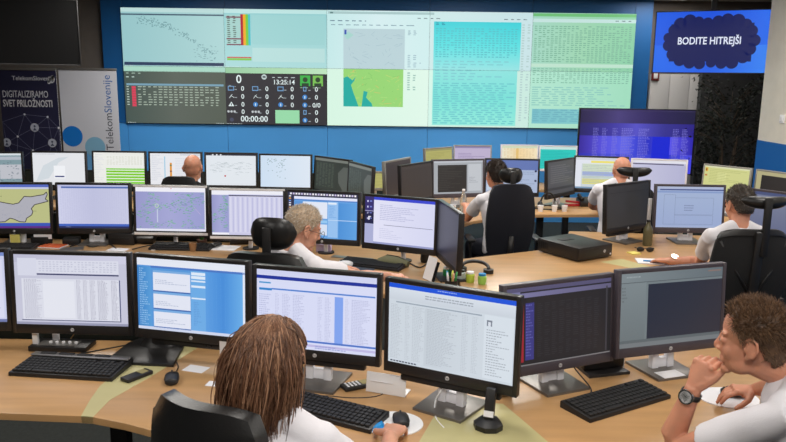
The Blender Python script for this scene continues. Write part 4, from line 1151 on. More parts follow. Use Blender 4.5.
SK = ((Vector((0, -.012, .03)), Vector((.075, .095, .088))), (Vector((0, -.03, -.012)), Vector((.066, .068, .08))))
SC = Vector((0, -.015, .02))
def skull(dirv):
    best = 0
    for c, r in SK:
        o = Vector([(SC[i]-c[i])/r[i] for i in range(3)]); d = Vector([dirv[i]/r[i] for i in range(3)])
        A = d.dot(d); B = 2*o.dot(d); C = o.dot(o)-1; D = B*B-4*A*C
        if D > 0: best = max(best, (-B+math.sqrt(D))/(2*A))
    return SC+dirv*best
def hairy(p, recede=0.0, low=-.062):
    y, z = p.y, p.z
    if y > .045: return z > .062+recede+(y-.045)*.3
    if y > .012: return z > -.005+(y-.012)/.033*.06
    if y > -.022: return z > .018
    return z > max(low, .01-(-.022-y)*2.4)
def head_geo(mb, M, c, heavy=0.0):
    T = lambda p: c+M @ Vector(p)
    def e(p, r, rot=None, **k): mb.ell(T(p), r, M if rot is None else M @ rot, **k)
    for cc, rr in SK: e(cc, rr, seg=32, rings=20)
    e((0, .03, -.03), (.06+heavy, .06, .082), seg=28, rings=18)
    e((0, .03, -.072), (.052+heavy, .05, .042)); e((0, .072, -.1), (.024, .018, .017))
    e((0, .0, -.075), (.05+heavy, .05, .035))
    for s in (-1, 1):
        e((s*.036, .055, -.034), (.023, .022, .028)); e((s*.044, .022, -.066), (.013+heavy, .036, .03), Matrix.Rotation(R(-18), 3, 'X'))
        e((s*.03, .069, .023), (.024, .012, .009)); e((s*.011, .091, -.035), (.008, .011, .0075))
        # ear
        er = Matrix.Rotation(s*R(-18), 3, 'Z') @ Matrix.Rotation(R(8), 3, 'X')
        e((s*.079, -.008, -.008), (.0055, .017, .03), er, seg=14); 
        mb.tube([T((s*.078, .006, -.032)), T((s*.083, -.012, -.034)), T((s*.088, -.026, -.012)), T((s*.089, -.026, .012)), T((s*.084, -.01, .026)), T((s*.078, .008, .016))], [.005, .0055, .0052, .005, .005, .0045], 8)
        e((s*.077, .008, -.012), (.006, .006, .009)); e((s*.078, .002, -.036), (.0055, .009, .009))
        e((s*.031, .075, -.001), (.0165, .011, .012))
    mb.tube([T((0, .082, .014)), T((0, .091, -.006)), T((0, .102, -.024)), T((0, .103, -.031)), T((0, .092, -.04))], [.0062, .0068, .0084, .0084, .006], 12)
    e((0, .0845, -.061), (.023, .009, .0052)); e((0, .0845, -.072), (.02, .009, .0055)); e((0, .077, -.067), (.033, .012, .018))

def make_person(label, loc, yaw, top=1.33, chest=(0, 0), headoff=(0, 0), hyaw=0, hpitch=0, hroll=0, handL=None, handR=None, hL={}, hR={}, elL=None, elR=None,
                skin=None, shirt=None, voxel=.007, hair=None, sw=.185, scale=1.0, glasses=False, heavy=0.0, face=False, hipz=.56, legs=True, neck=.056, drop=.315):
    skin = skin or SKIN; shirt = shirt or SHIRT
    t = thing('person', label, 'person', (loc[0], loc[1], 0), R(yaw))
    Minv = (Matrix.Translation(Vector((loc[0], loc[1], 0))) @ Matrix.Rotation(R(yaw), 4, 'Z')).inverted()
    L = lambda p: Minv @ Vector(p)
    LD = lambda v: Minv.to_3x3() @ Vector(v)
    cx, cy = chest
    hc = Vector((headoff[0], headoff[1], top-.118*scale))
    HM = Matrix.Rotation(R(hyaw), 3, 'Z') @ Matrix.Rotation(R(-hpitch), 3, 'X') @ Matrix.Rotation(R(hroll), 3, 'Y')
    shz = top-drop
    C = Vector((cx, cy, shz)); P = Vector((0, 0, hipz)); ex = Vector((1, 0, 0)); ey = Vector((0, 1, 0))
    def torso(mb, g, low=True):
        rings = []
        D = C-P
        for f, rx, ry in ((-.12, .15, .1), (-.03, .172, .12), (.15, .165, .12), (.4, .15, .112), (.62, .163, .12), (.8, .178, .122), (.92, .172, .108), (1.0, .135, .085), (1.07, .08, .062)):
            c = P+D*f+Vector((0, -.02*math.sin(PI*max(0, min(1, f))), 0))
            rings.append((c, ex*(rx+g+heavy*(1 if f < .7 else .4))*(sw/.185), ey*(ry+g+heavy*1.5*(1 if f < .7 else .3))))
        mb.loft(rings, 28)
        for s in (-1, 1):
            mb.ell((cx+s*sw*.9, cy, shz-.014), (.05+g*.7, .054+g*.7, .05+g*.7))
            mb.tube([(cx+s*.03, cy-.012, shz+.05), (cx+s*sw*.5, cy-.01, shz+.018), (cx+s*sw*.95, cy, shz-.018)], [.045+g*.6, .046+g*.6, .044+g*.6], 16)
    body = MB(); sh = MB()
    torso(body, -.004); torso(sh, .012)
    nb = Vector((cx, cy-.005, shz+.02)); nt = hc+HM @ Vector((0, -.015, -.06))
    body.tube([nb-Vector((0, 0, .03)), nb.lerp(nt, .4), nt], [neck*1.15, neck, neck*.98], 20)
    # collar
    sh.tube([nb-Vector((0, 0, .03)), nb+Vector((0, 0, .006))+(nt-nb)*.14], [neck*1.5, neck*1.16], 22)
    head_geo(body, HM*scale if scale != 1 else HM, hc, heavy*.2)
    for s, hw_, hk, el in ((-1, handL, hL, elL), (1, handR, hR, elR)):
        S = Vector((cx+s*sw, cy, shz-.022))
        W = L(hw_) if hw_ is not None else Vector((s*.22, .38, .78))
        if el is not None:
            E_ = L(el); Wp = W
        else:
            E_, Wp = ik(S, W, .29, .255, LD(hk['hint']) if 'hint' in hk else Vector((s*.6, -.3, -1)))
        body.tube([S, S.lerp(E_, .5), E_, E_.lerp(Wp, .3), E_.lerp(Wp, .7), Wp], [.045, .044, .037, .04, .032, .0255], 16)
        body.ell(E_, (.037,)*3)
        d = LD(hk['d']) if 'd' in hk else (Wp-E_)
        n = LD(hk['n']) if 'n' in hk else Vector((0, 0, -1))
        sd = LD(hk['side']) if 'side' in hk else Vector((-s, 0, 0))
        hand(body, Wp, d, n, sd, hk.get('curl', .35), hk.get('sc', 1.0), thumb=hk.get('thumb', (.5, .45)))
        e2 = S.lerp(E_, .62)
        sh.tube([S.lerp(E_, -.04), S.lerp(E_, .3), e2], [.05, .055, .06], 18)
    bm_ = link('body', remesh(body, voxel, 5 if voxel < .005 else 2, None, skin, 'body'), t)
    def wr(co):
        a = noise.noise(co*9+Vector((3, 1, 7))); b = noise.noise(Vector((co.x*16, co.y*16, co.z*5)))
        return .006*a+.004*b
    so = link('shirt', remesh(sh, .007, 7, wr, shirt, 'shirt'), t); so.parent = bm_
    if legs:
        tr = MB(); tr.loft([((0, -.02, .47), (.17, 0, 0), (0, .13, 0)), ((0, -.01, .56), (.178, 0, 0), (0, .135, 0)), ((0, -.005, .64), (.168, 0, 0), (0, .128, 0))], 24)
        for s in (-1, 1):
            kn = Vector((s*.11, .42, .5)); an = Vector((s*.11, .4, .1))
            tr.tube([(s*.08, 0, .54), (s*.1, .2, .54), kn, kn+Vector((0, .015, -.06)), (s*.11, .43, .3), an], [.088, .085, .066, .062, .06, .05], 16)
            tr.ell(kn, (.066,)*3)
        x_ = link('trousers', remesh(tr, .01, 3, wr, TROUS, 'trousers'), t); x_.parent = bm_
        for s in (-1, 1):
            mb = MB(); mb.loft([((s*.11, .36, .03), (0, 0, .028), (.03, 0, 0)), ((s*.11, .4, .05), (0, 0, .05), (.042, 0, 0)), ((s*.11, .5, .04), (0, 0, .038), (.046, 0, 0)), ((s*.11, .6, .03), (0, 0, .024), (.036, 0, 0)), ((s*.11, .635, .022), (0, 0, .012), (.018, 0, 0))], 16)
            x_ = mb.build('shoe', SHOE, t); x_.parent = bm_
    if face:
        for s in (-1, 1):
            mb = MB(); mb.ell(hc+HM @ Vector((s*.031, .0765, -.001)), (.0112, .0108, .0062), HM, 16, 12); ey_ = mb.build('eye', mat('eye_white', (220, 216, 212), .2), t); ey_.parent = bm_
            mb = MB(); mb.ell(hc+HM @ Vector((s*.031, .0865, -.001)), (.0048, .0016, .0048), HM, 12, 8); o = mb.build('iris', mat('iris', (52, 44, 36), .2), t); o.parent = bm_
            mb = MB(); mb.tube([hc+HM @ Vector((s*.014, .083, .02)), hc+HM @ Vector((s*.03, .0825, .026)), hc+HM @ Vector((s*.046, .071, .021))], [.0016, .0022, .0012], 6); o = mb.build('eyebrow', mat('eyebrow', (120, 86, 64), .9), t); o.parent = bm_
    if glasses:
        mb = MB()
        for s in (-1, 1):
            q = [hc+HM @ Vector((s*.032+.023*math.cos(a)*1.05, .104, -.004+.018*math.sin(a))) for a in [2*PI*k/16 for k in range(17)]]
            mb.tube(q, .0014, 6, cap=False)
            mb.tube([hc+HM @ Vector((s*.056, .104, 0)), hc+HM @ Vector((s*.074, .09, .002)), hc+HM @ Vector((s*.084, .0, .004)), hc+HM @ Vector((s*.082, -.02, -.012))], .0014, 6)
        mb.tube([hc+HM @ Vector((-.009, .104, 0)), hc+HM @ Vector((.009, .104, 0))], .0014, 6)
        o = mb.build('glasses', METAL_D, t); o.parent = bm_
    if hair: hair(t, bm_, HM, hc)
    return t

def hair_mat(name): 
    return mat(name, (90, 66, 48), .45, attr=True, spec=.4)
def short_hair(cols, length=.03, n=900, recede=0., low=-.062, thick=.0022, off=.006, lift=.5, seed=1, up=.3, capc=None):
    def f(t, body, HM, hc):
        rn = random.Random(seed)
        mb = MB(); mb.color(capc or cols[0]); G = {}; NU, NV = 48, 30
        for i in range(NU):
            for j in range(NV+1):
                a = 2*PI*i/NU; b = PI*j/NV
                d = Vector((math.sin(b)*math.cos(a), math.sin(b)*math.sin(a), math.cos(b))); p = skull(d)
                G[i, j] = (p, d)
        V = {}
        def vert(i, j):
            i %= NU; k = (i, j) if 0 < j < NV else (0, j)
            if k not in V:
                p, d = G[k]; o = off*(1+.5*noise.noise(p*40)); V[k] = mb.bm.verts.new(hc+HM @ (p+d*o))
            return V[k]
        for i in range(NU):
            for j in range(NV):
                ps = [G[i, j][0], G[(i+1) % NU, j][0], G[(i+1) % NU, j+1][0], G[i, j+1][0]]
                if all(hairy(p, recede, low) for p in ps):
                    vs = []
                    for q in (vert(i, j), vert(i+1, j), vert(i+1, j+1), vert(i, j+1)):
                        if q not in vs: vs.append(q)
                    if len(vs) > 2: mb._pf(mb.bm.faces.new(vs))
        k = 0
        while k < n:
            d = Vector((rn.gauss(0, 1), rn.gauss(0, 1), rn.gauss(.35, 1))).normalized(); p = skull(d)
            if not hairy(p, recede, low): continue
            k += 1
            tt = max(0, min(1, (p.z-.02)/.075)); flow = Vector((0, -.5+.62*tt, -.8+(up+.8)*tt)); flow = (flow-d*flow.dot(d))
            v = (d*lift+flow*.7+Vector((rn.gauss(0, .22), rn.gauss(0, .22), rn.gauss(0, .22)))).normalized()
            l = length*(.6+.7*rn.random())*(1 if p.z > .03 else .6); c = cols[rn.randrange(len(cols))]; mb.curcol = rgb(c)
            q = p+d*off*.6; v2 = (v*.6+flow*.6+d*.1).normalized()
            mb.tube([hc+HM @ q, hc+HM @ (q+v*l*.5), hc+HM @ (q+v*l*.5+v2*l*.5)], [thick, thick*.8, thick*.15], 4, cap=False)
        o = mb.build('hair', hair_mat('hair'), t, True); o.parent = body
    return f
def long_hair(cols, n=1500, seed=3, length=.36):
    def f(t, body, HM, hc):
        rn = random.Random(seed); mb = MB(); mb.color(cols[0])
        Hi = HM.transposed()
        # under layer
        ell = [(Vector((0, -.014, .03)), Vector((.079, .1, .092))), (Vector((0, -.04, -.03)), Vector((.078, .078, .1))), (Vector((0, -.05, -.13)), Vector((.082, .06, .1)))]
        um = MB()
        for c, r in ell[:2]: um.ell(hc+HM @ (c+Vector((0, -.016, 0))), (r.x*.98, r.y*.93, r.z*.97), HM, 28, 20)
        um.ell(hc+Vector((0, -.05, -.13)), (.078, .05, .11), HM); um.ell(hc+HM @ Vector((0, -.05, -.22)), (.07, .04, .09), HM)
        me = remesh(um, .006, 3, lambda co: .004*noise.noise(Vector((co.x*60, co.y*60, co.z*6))), mat('hair_underlayer', (86, 60, 42), .6), 'hair_underlayer')
        o0 = link('hair_underlayer', me, t); o0.parent = body
        k = 0
        while k < n:
            a = rn.uniform(-PI, PI); b = abs(rn.gauss(0, .85))
            if b > 1.75: continue
            d = Vector((math.sin(b)*math.cos(a), math.sin(b)*math.sin(a), math.cos(b)))
            if d.y > .42 and d.z < .8: continue
            if b > .95 and d.y > .12: continue
            p = SC+d*(skull(d)-SC).length; k += 1
            o = .003+.014*rn.random(); p = p+d*o
            side = -1 if p.x < -.012 else 1
            w = hc+HM @ p; dr = HM @ Vector((side*.3+rn.gauss(0, .15), -.4+rn.gauss(0, .15), .1)); L = length*(.6+.5*rn.random())-max(0, b)*.1
            pts = [w.copy()]; l = 0; st = .02; v = dr.normalized(); ph = rn.random()*6.28
            wob = Vector((rn.gauss(0, .03), rn.gauss(0, .03), 0))
            while l < L:
                v = (v*.62+Vector((0, 0, -.42))+wob*.5+Vector((math.sin(ph+l*26)*.11, math.cos(ph+l*22)*.09, 0))).normalized()
                w = w+v*st; l += st
                q = Hi @ (w-hc)
                for c, r in ell[:2]:
                    e_ = Vector([(q[i]-c[i])/(r[i]+o) for i in range(3)]); 
                    if e_.length < 1: q = c+Vector([(q[i]-c[i])/e_.length for i in range(3)])
                if q.y > .03 and q.z < .05: q.y = .03-(q.y-.03)*.2
                w = hc+HM @ q
                # keep out of neck / shoulders
                if w.z < hc.z-.12:
                    r_ = math.hypot((w.x-hc.x)/.085, (w.y-(hc.y-.03))/.07)
                    if r_ < 1: w.x = hc.x+(w.x-hc.x)/max(r_, .2); w.y = (hc.y-.03)+(w.y-hc.y+.03)/max(r_, .2)
                pts.append(w.copy())
            c = cols[min(len(cols)-1, int(rn.random()**1.3*len(cols)))]; f0 = .9+.2*rn.random(); mb.curcol = rgb([min(255, x*f0) for x in c])
            m_ = len(pts); r0 = .0012+.0010*rn.random()
            mb.tube(pts, [r0*(1-.75*(i/(m_-1))**3) for i in range(m_)], 3, cap=False)
        o = mb.build('hair', hair_mat('hair'), t, True); o.parent = body
    return f

# chairs with their people
# front: long haired person
h1 = at(388, 424, .80)
make_person('person with long brown hair and white shirt seen from behind, hand on a mouse', (-.355, 2.02), -14, top=1.285, chest=(.0, .05), headoff=(-.025, .105), hyaw=-32, hpitch=8, hroll=3,
    handR=(at(391, 436, .79)[:]), hR=dict(hint=(.5, -.5, -1), d=(.2, 1, -.1), n=(0, .1, -1), side=(-1, 0, 0), curl=(.42, .4, .45, .5), thumb=(.55, .25)),
    handL=(-.45, 2.5, .775), hL=dict(hint=(-.7, -.2, -1), d=(.3, 1, -.02), n=(0, 0, -1), side=(1, 0, 0), curl=.3), voxel=.0035, sw=.165, neck=.05,
    hair=long_hair([(100, 68, 50), (118, 82, 60), (84, 57, 42), (136, 98, 74), (166, 126, 98)], n=5600, length=.40))
office_chair('black curved office chair of the long haired person at the bottom edge', -.40, 2.2, -30, w=.44, top=1.11, style='leather', m=LEATH, arms=False)
# front right: young man
make_person('young man with short brown hair and wristwatch resting his chin on one hand', (1.33, 2.05), 52, top=1.35, chest=(.02, .12), headoff=(-.04, .262), hyaw=5, hpitch=5, hroll=0, drop=.25, sw=.195,
    handL=aty(694, 387, 2.27)[:], elL=aty(664, 455, 2.3)[:], hL=dict(d=(.35, .05, .9), n=(.75, .5, -.3), side=(.3, -1, .1), curl=(1.0, 1.05, 1.1, 1.1), thumb=(1.1, .1)),
    handR=at(751, 391, .79)[:], hR=dict(hint=(.9, .2, -.5), d=(-1, .15, -.1), n=(0, 0, -1), side=(-.2, -1, 0), curl=(.4, .42, .45, .5)),
    skin=SKIN2, voxel=.0035, face=True, hair=short_hair([(88, 64, 47), (108, 80, 58), (70, 51, 38), (138, 106, 78)], .024, 5200, thick=.0011, off=.007, lift=.3, seed=4, up=.55, low=-.075, recede=.012, capc=(92, 68, 50)))
# second row: grey haired man
make_person('grey haired man with glasses and white shirt bowed over the second row desk', (-.635, 3.82), -42, top=1.32, drop=.27, chest=(.03, .12), headoff=(.03, .2), hyaw=-22, hpitch=20, hroll=0,
    handR=(.09, 4.24, .85), hR=dict(hint=(.2, -.6, -.8), d=(1, .35, -.1), n=(0, 0, -1), side=(-.3, 1, 0), curl=.4),
    handL=(-.2, 4.55, .79), hL=dict(hint=(-.5, .3, -.8), d=(.8, .6, 0), n=(0, 0, -1), side=(.6, -.6, 0), curl=.3), voxel=.005, face=True, glasses=True, heavy=.012,
    hair=short_hair([(196, 184, 168), (216, 208, 196), (172, 158, 142), (186, 170, 150)], .016, 3200, thick=.0014, off=.005, lift=.12, seed=5, capc=(184, 160, 134)))
office_chair('black leather chair with a rounded headrest behind the grey haired man', -.60, 3.95, -12, w=.5, top=1.13, style='leather', m=LEATH, head=dict(w=.25, h=.17, z=1.21, y=-.2, x=.02, curve=.6))
# far left: bald
make_person('bald man in black seen from behind in the far left row', (-1.80, 6.52), 0, top=1.31, headoff=(0.02, .1), chest=(0, .05), hpitch=6, voxel=.008, shirt=FABK, skin=SKIN2, handL=(-2.0, 7.2, .79), handR=(-1.6, 7.2, .79), heavy=.01)
office_chair('black chair of the bald man in the far left row', -1.86, 6.62, 4, w=.34, top=1.155, arms=False)
# dark haired
make_person('dark haired man in a white shirt leaning on the middle desk, seen from behind', (.95, 6.32), 16, top=1.315, chest=(-.02, .06), headoff=(-.05, .1), hyaw=8, hpitch=4, voxel=.008, skin=SKIN2,
    handL=aty(466, 207, 6.78)[:], hL=dict(hint=(-.3, -.5, -.9)), handR=(1.15, 6.98, .79), hair=short_hair([(52, 42, 36), (66, 52, 42), (42, 34, 30)], .02, 2200, thick=.0022, seed=6, lift=.22))
office_chair('tall navy office chair behind the dark haired man', .95, 6.3, 4, w=.4, top=1.17, m=FABN, head=dict(w=.2, h=.13, z=1.23, y=-.23, x=.0))
# bald middle
make_person('bald man in a white shirt with his back turned, left of the switched off monitor', (2.06, 6.66), 4, top=1.325, drop=.275, sw=.2, chest=(-.02, .05), headoff=(.01, .1), hpitch=4, voxel=.008, skin=SKIN2, heavy=.012,
    handL=(1.98, 7.14, .79), hL=dict(hint=(-.9, -.2, -.8)), handR=(2.3, 7.25, .79))
office_chair('black chair with a wide headrest behind the bald man in the middle', 2.11, 6.7, -6, w=.42, top=1.1, head=dict(w=.3, h=.085, z=1.225, y=-.25, x=.0, lift=.015, curve=.5))
# right man
make_person('dark grey haired man in a white shirt under a tall black headrest at the right', (2.25, 4.66), 8, top=1.345, drop=.3, chest=(-.03, .06), headoff=(.0, .12), hyaw=6, hpitch=10, voxel=.006, skin=SKIN2, heavy=.006, sw=.195,
    handL=at(668, 261, .78)[:], elL=at(701, 262, .80)[:], hL=dict(d=(-.5, .8, -.1), n=(0, 0, -1), side=(1, .4, 0)), handR=(2.55, 5.22, .79), hR=dict(hint=(.7, -.2, -.8)),
    hair=short_hair([(72, 64, 58), (88, 80, 72), (56, 50, 46), (112, 102, 92)], .018, 1400, thick=.002, off=.005, lift=.3, seed=8, capc=(60, 53, 48)))
office_chair('black mesh office chair with a tall curved headrest at the right edge', 2.14, 4.62, 3, w=.5, top=1.15, style='mesh', head=dict(w=.29, h=.075, z=1.305, y=-.27, x=.045, lift=.012, curve=.5, m=LEATH))
# ------------------------------------------------------------------ keyboards, mice
KEY = mat('key_plastic', (26, 26, 28), .55)
def keyboard(label, c, yaw, w=.45, d=.155, silver=False, z=DT):
    t = thing('keyboard', label, 'keyboard', (c[0], c[1], z), R(yaw), None)
    mb = MB(); mb.prism([(-w/2, -d/2), (w/2, -d/2), (w/2+.0, d/2), (-w/2, d/2)], 0, .017, bevel=.004)
    for v in mb.bm.verts:
        if v.co.z > .01: v.co.z += (v.co.y/d+.5)*.012
    mb.build('body', BLACK, t)
    mb = MB(); rows = 6 if not silver else 6
    kd = (d-(.06 if silver else .02))/rows; y0 = -d/2+.008
    for r in range(rows):
        n = 21; kw = (w-.02)/n
        for k in range(n):
            if k in (15, 19) and r > 4: continue
            y = y0+(r+.5)*kd; z0 = .017+((y/d)+.5)*.012
            if r == 0 and 4 <= k <= 8:
                if k != 6: continue
                mb.box((-w/2+.01+(k+.5)*kw, y, z0+.004), (kw*5*.94, kd*.84, .009), bevel=.0015, seg=1); continue
            mb.box((-w/2+.01+(k+.5)*kw, y, z0+.004), (kw*.84, kd*.84, .009), bevel=.0015, seg=1)
    mb.build('keys', KEY, t)
    if silver:
        mb = MB(); mb.box((0, d/2-.022, .034), (w-.006, .042, .006), bevel=.002); mb.build('silver_strip', SILV, t)
        mb = MB()
        for k in range(4): mb.box((-.155+k*.085, d/2-.016, .038), (.07, .022, .006), bevel=.003)
        mb.build('media_buttons', BLACK, t)
    return t
def mid(*ps):
    v = Vector((0, 0, 0))
    for p in ps: v += Vector(p)
    return v/len(ps)
keyboard('black keyboard with a silver top strip, left on the front desk', mid(at(15, 377), at(117, 384), at(130, 363), at(28, 357)), -6.5, .46, .2, True)
kr = keyboard('black keyboard at the lower right in front of the dark slate monitor', mid(at(560, 405), at(582, 426), at(669, 399), at(648, 384)), 31, .45, .16)
keyboard('black keyboard beside the long haired person, under the blue and white mouse pad', at(328, 413), -27, .45, .15)
keyboard('black keyboard of the grey haired man behind the front monitors', at(372, 266), -22, .45, .15)
keyboard('black keyboard on the second row desk below the speckled violet monitor', at(182, 248.5), -3, .45, .15)
def mouse(label, c, yaw, m=BLACK, z=DT, cable=None):
    t = thing('computer_mouse', label, 'mouse', (c[0], c[1], z), R(yaw))
    mb = MB(); mb.loft([((0, -.056, .012), (.014, 0, 0), (0, 0, .008)), ((0, -.05, .015), (.026, 0, 0), (0, 0, .0145)), ((0, -.02, .018), (.031, 0, 0), (0, 0, .0175)), ((0, .02, .016), (.03, 0, 0), (0, 0, .0155)), ((0, .045, .013), (.027, 0, 0), (0, 0, .0125)), ((0, .054, .01), (.02, 0, 0), (0, 0, .008))], 20)
    mb.build('shell', m, t)
    mb = MB(); mb.cyl((-.003, .028, .028), .009, .006, 14, M=Matrix.Rotation(PI/2, 3, 'Y')); mb.build('wheel', METAL_D, t)
    mb = MB(); mb.box((0, .02, .0312), (.0016, .05, .0016)); mb.build('button_gap', BLACKM, t)
    if cable:
        mi = (Matrix.Translation((c[0], c[1], z)) @ Matrix.Rotation(R(yaw), 4, 'Z')).inverted()
        pts = [(0, .053, .008)] + [mi @ Vector((p[0], p[1], z+.004)) for p in cable]
        mb = MB(); mb.tube(smooth(pts), .0022, 6); mb.build('cable', BLACK, t)
    return t
def smooth(pts, n=6):
    pts = [Vector(p) for p in pts]; out = []
    for i in range(len(pts)-1):
        p0 = pts[max(0, i-1)]; p1 = pts[i]; p2 = pts[i+1]; p3 = pts[min(len(pts)-1, i+2)]
        for k in range(n):
            t = k/n; out.append(.5*((2*p1)+(p2-p0)*t+(2*p0-5*p1+4*p2-p3)*t*t+(3*p1-p0-3*p2+p3)*t**3))
    out.append(pts[-1]); return out
def cable(name, label, pts, r=.0025, m=BLACK, cat='cable', z=DT):
    mb = MB(); mb.tube(smooth([(p[0], p[1], (p[2] if len(p) > 2 else z+r)) for p in pts]), r, 6)
    return tag(mb.build(name, m), label, cat)
c = at(172, 381); mouse('small black mouse alone on the front desk, left of the curved chair', c, 14, cable=[(c.x-.01, c.y+.1), (c.x-.02, c.y+.16), (c.x-.06, c.y+.24)])
# mouse pads
def pad(label, px, rx, ry, z=.004, m=WHITEP, extra=None, c=None):
    c = at(*px) if c is None else c
    t = thing('mouse_pad', label, 'mouse pad', (c.x, c.y, DT), 0)
    mb = MB(); mb.loft([((0, 0, 0), (rx, 0, 0), (0, ry, 0)), ((0, 0, z), (rx, 0, 0), (0, ry, 0))], 40); mb.build('pad', m, t)
    if extra:
        mb = MB(); mb.loft([((-.075, -.02, z), (.045, 0, 0), (0, .05, 0)), ((-.075, -.02, z+.012), (.035, 0, 0), (0, .042, 0)), ((-.075, -.02, z+.016), (.015, 0, 0), (0, .02, 0))], 24); mb.build('wrist_cushion', extra, t)
    return c
GEL = mat('blue_gel', (30, 140, 214), .25, vary=.12, vscale=20)
c = pad('round white mouse pad with a blue cushion under the hand of the long haired person', (393, 424), .112, .1, extra=GEL)
mouse('black mouse gripped by the long haired person', at(401, 419, DT+.02), 5, z=DT+.0045)
c = pad('round pale mouse pad by the young man with the wristwatch', (722, 399), .12, .1, m=SILVP, c=at(728, 398))
mouse('black mouse under the right hand of the young man', at(735, 392, DT+.02), 70, z=DT+.0045)
# papers and cards
def sheet(name, label, c, w, d, yaw, m=PAPER, z=DT, h=.0012, cat='paper'):
    t = thing(name, label, cat, (c[0], c[1], z), R(yaw))
    mb = MB(); mb.box((0, 0, h/2), (w, d, h)); mb.build('sheet', m, t, False); return t
sheet('paper_card', 'small white card lying on the front desk right of the black mouse', at(196, 369), .1, .07, -18)
sheet('paper_sheet', 'white paper on the base of the dark slate monitor', at(670, 374, DT+.013), .11, .07, 20, z=DT+.0125)
sheet('paper_slip', 'white paper slip half hidden by the long hair', at(214, 384), .06, .05, -10)
# standing white card under monitor 2
# document tray under monitors 3/4
c = at(388, 386); c.y -= 0.0
t = thing('paper_tray', 'white plastic tray tilted between the two middle front monitors', 'tray', (-.02, 2.86, DT), R(-20))
mb = MB(); mb.box((0, 0, .042), (.17, .006, .084), Matrix.Rotation(R(-8), 3, 'X'), bevel=.002); mb.box((0, .03, .004), (.17, .07, .006), bevel=.002); mb.build('tray_body', WHITEP, t)
mb = MB(); mb.box((-.02, -.006, .05), (.1, .003, .003), bevel=.001); mb.build('ridge', SILVP, t)
# phones
def phone(label, c, yaw, w=.055, l=.13, z=DT, keys=True):
    t = thing('telephone_handset', label, 'phone', (c[0], c[1], z), R(yaw))
    mb = MB(); mb.box((0, 0, .009), (w, l, .018), bevel=.006); mb.build('body', BLACK, t)
    mb = MB(); mb.box((0, l*.22, .0185), (w*.7, l*.28, .002)); mb.build('display', mat('phone_display', (150, 140, 96), .3), t)
    if keys:
        mb = MB()
        for i in range(3):
            for j in range(4): mb.box(((i-1)*w*.26, -l*.36+j*l*.12, .0188), (w*.18, l*.07, .003), bevel=.001, seg=1)
        mb.build('keypad', SILVP, t)
phone('black cordless handset lying right of the left keyboard', at(137, 377.5), -34, keys=False)
phone('dark handset with bright keys lying under the middle front monitors', at(358, 387), -62, .06, .14)
# docking station
c = at(60, 350)
t = thing('docking_station', 'flat black docking station below the grey table monitor', 'dock', (c.x, c.y+.03, DT), R(-2))
mb = MB(); mb.box((0, 0, .0125), (.27, .12, .025), bevel=.005); mb.build('body', BLACK, t)
mb = MB(); mb.box((-.01, -.01, .026), (.18, .07, .003)); mb.build('top_panel', SILV, t)
mb = MB(); mb.box((-.115, -.02, .05), (.026, .016, .055), bevel=.002); mb.build('white_plug', WHITEP, t)
mb = MB()
for k in range(5): mb.cyl((-.05+k*.03, -.01, .027), .008, .008, 10)
mb.build('connector', WHITEP, t)
cable('orange_cable', 'thin yellowish cable hanging over the docking station', [(c.x+.04, c.y+.03, DT+.045), (c.x+.06, c.y+.03, DT+.08), (c.x+.03, c.y+.06, DT+.11), (c.x+.02, c.y+.12, DT+.06)], .003, mat('orange_rubber', (176, 140, 90), .5))
cable('black_cable', 'black cable curling from the docking station over the front desk', [(c.x+.1, c.y-.0), (c.x+.12, c.y-.07), (c.x+.05, c.y-.1), (c.x+.16, c.y-.02), (c.x+.3, c.y+.08)], .003)
cable('black_cable', 'black cable lying between the keyboard and handset under the lavender list monitor', [at(303, 398), at(325, 396), at(352, 398), at(378, 396), at(395, 386)], .003)
cable('white_cable', 'thin white cable hanging below the pale page monitor', [(at(447, 398).x, at(447, 398).y, DT+.09), at(440, 392, DT+.06)[:], at(435, 402, DT+.02)[:], at(436, 418), at(444, 428)], .003, WHITEP)
cable('black_cable', 'black cable looping over the base of the red striped monitor', [(.82, 3.14, DT+.1), (.76, 3.0, DT+.09), (.82, 2.9, DT+.02), at(590, 396)[:], at(606, 400)], .003)
# headset charger
c = at(488, 428)
t = thing('handset_charger', 'black cordless handset standing in its charging cradle, bottom middle', 'charger', (c.x, c.y, DT), R(-20))
mb = MB(); mb.loft([((0, 0, 0), (.055, 0, 0), (0, .05, 0)), ((0, 0, .02), (.055, 0, 0), (0, .05, 0)), ((0, .01, .035), (.035, 0, 0), (0, .035, 0))], 8); mb.build('cradle', BLACK, t)
mb = MB(); mb.box((0, .02, .085), (.038, .024, .12), Matrix.Rotation(R(-14), 3, 'X'), bevel=.006); mb.build('handset', BLACK, t)
mb = MB(); mb.box((0, -.0, .055), (.036, .006, .022), Matrix.Rotation(R(-14), 3, 'X')); mb.build('silver_label', SILVP, t)
mb = MB(); mb.box((-.012, .017, .11), (.005, .004, .05), Matrix.Rotation(R(-14), 3, 'X')); mb.build('reflective_edge', SILVP, t)
# coffee dish
c = at(503, 394)
t = thing('metal_cup', 'small shiny metal cup half hidden behind the pale page monitor', 'cup', (c.x, c.y, DT))
mb = MB(); mb.lathe([(.03, 0), (.036, .01), (.038, .05), (.036, .05), (.032, .012), (.01, .01)], n=28); mb.build('cup_body', CHROME, t)
mb = MB(); mb.cyl((0, 0, .04), .0345, .002, 24); mb.build('liquid', mat('coffee', (70, 44, 28), .2), t)
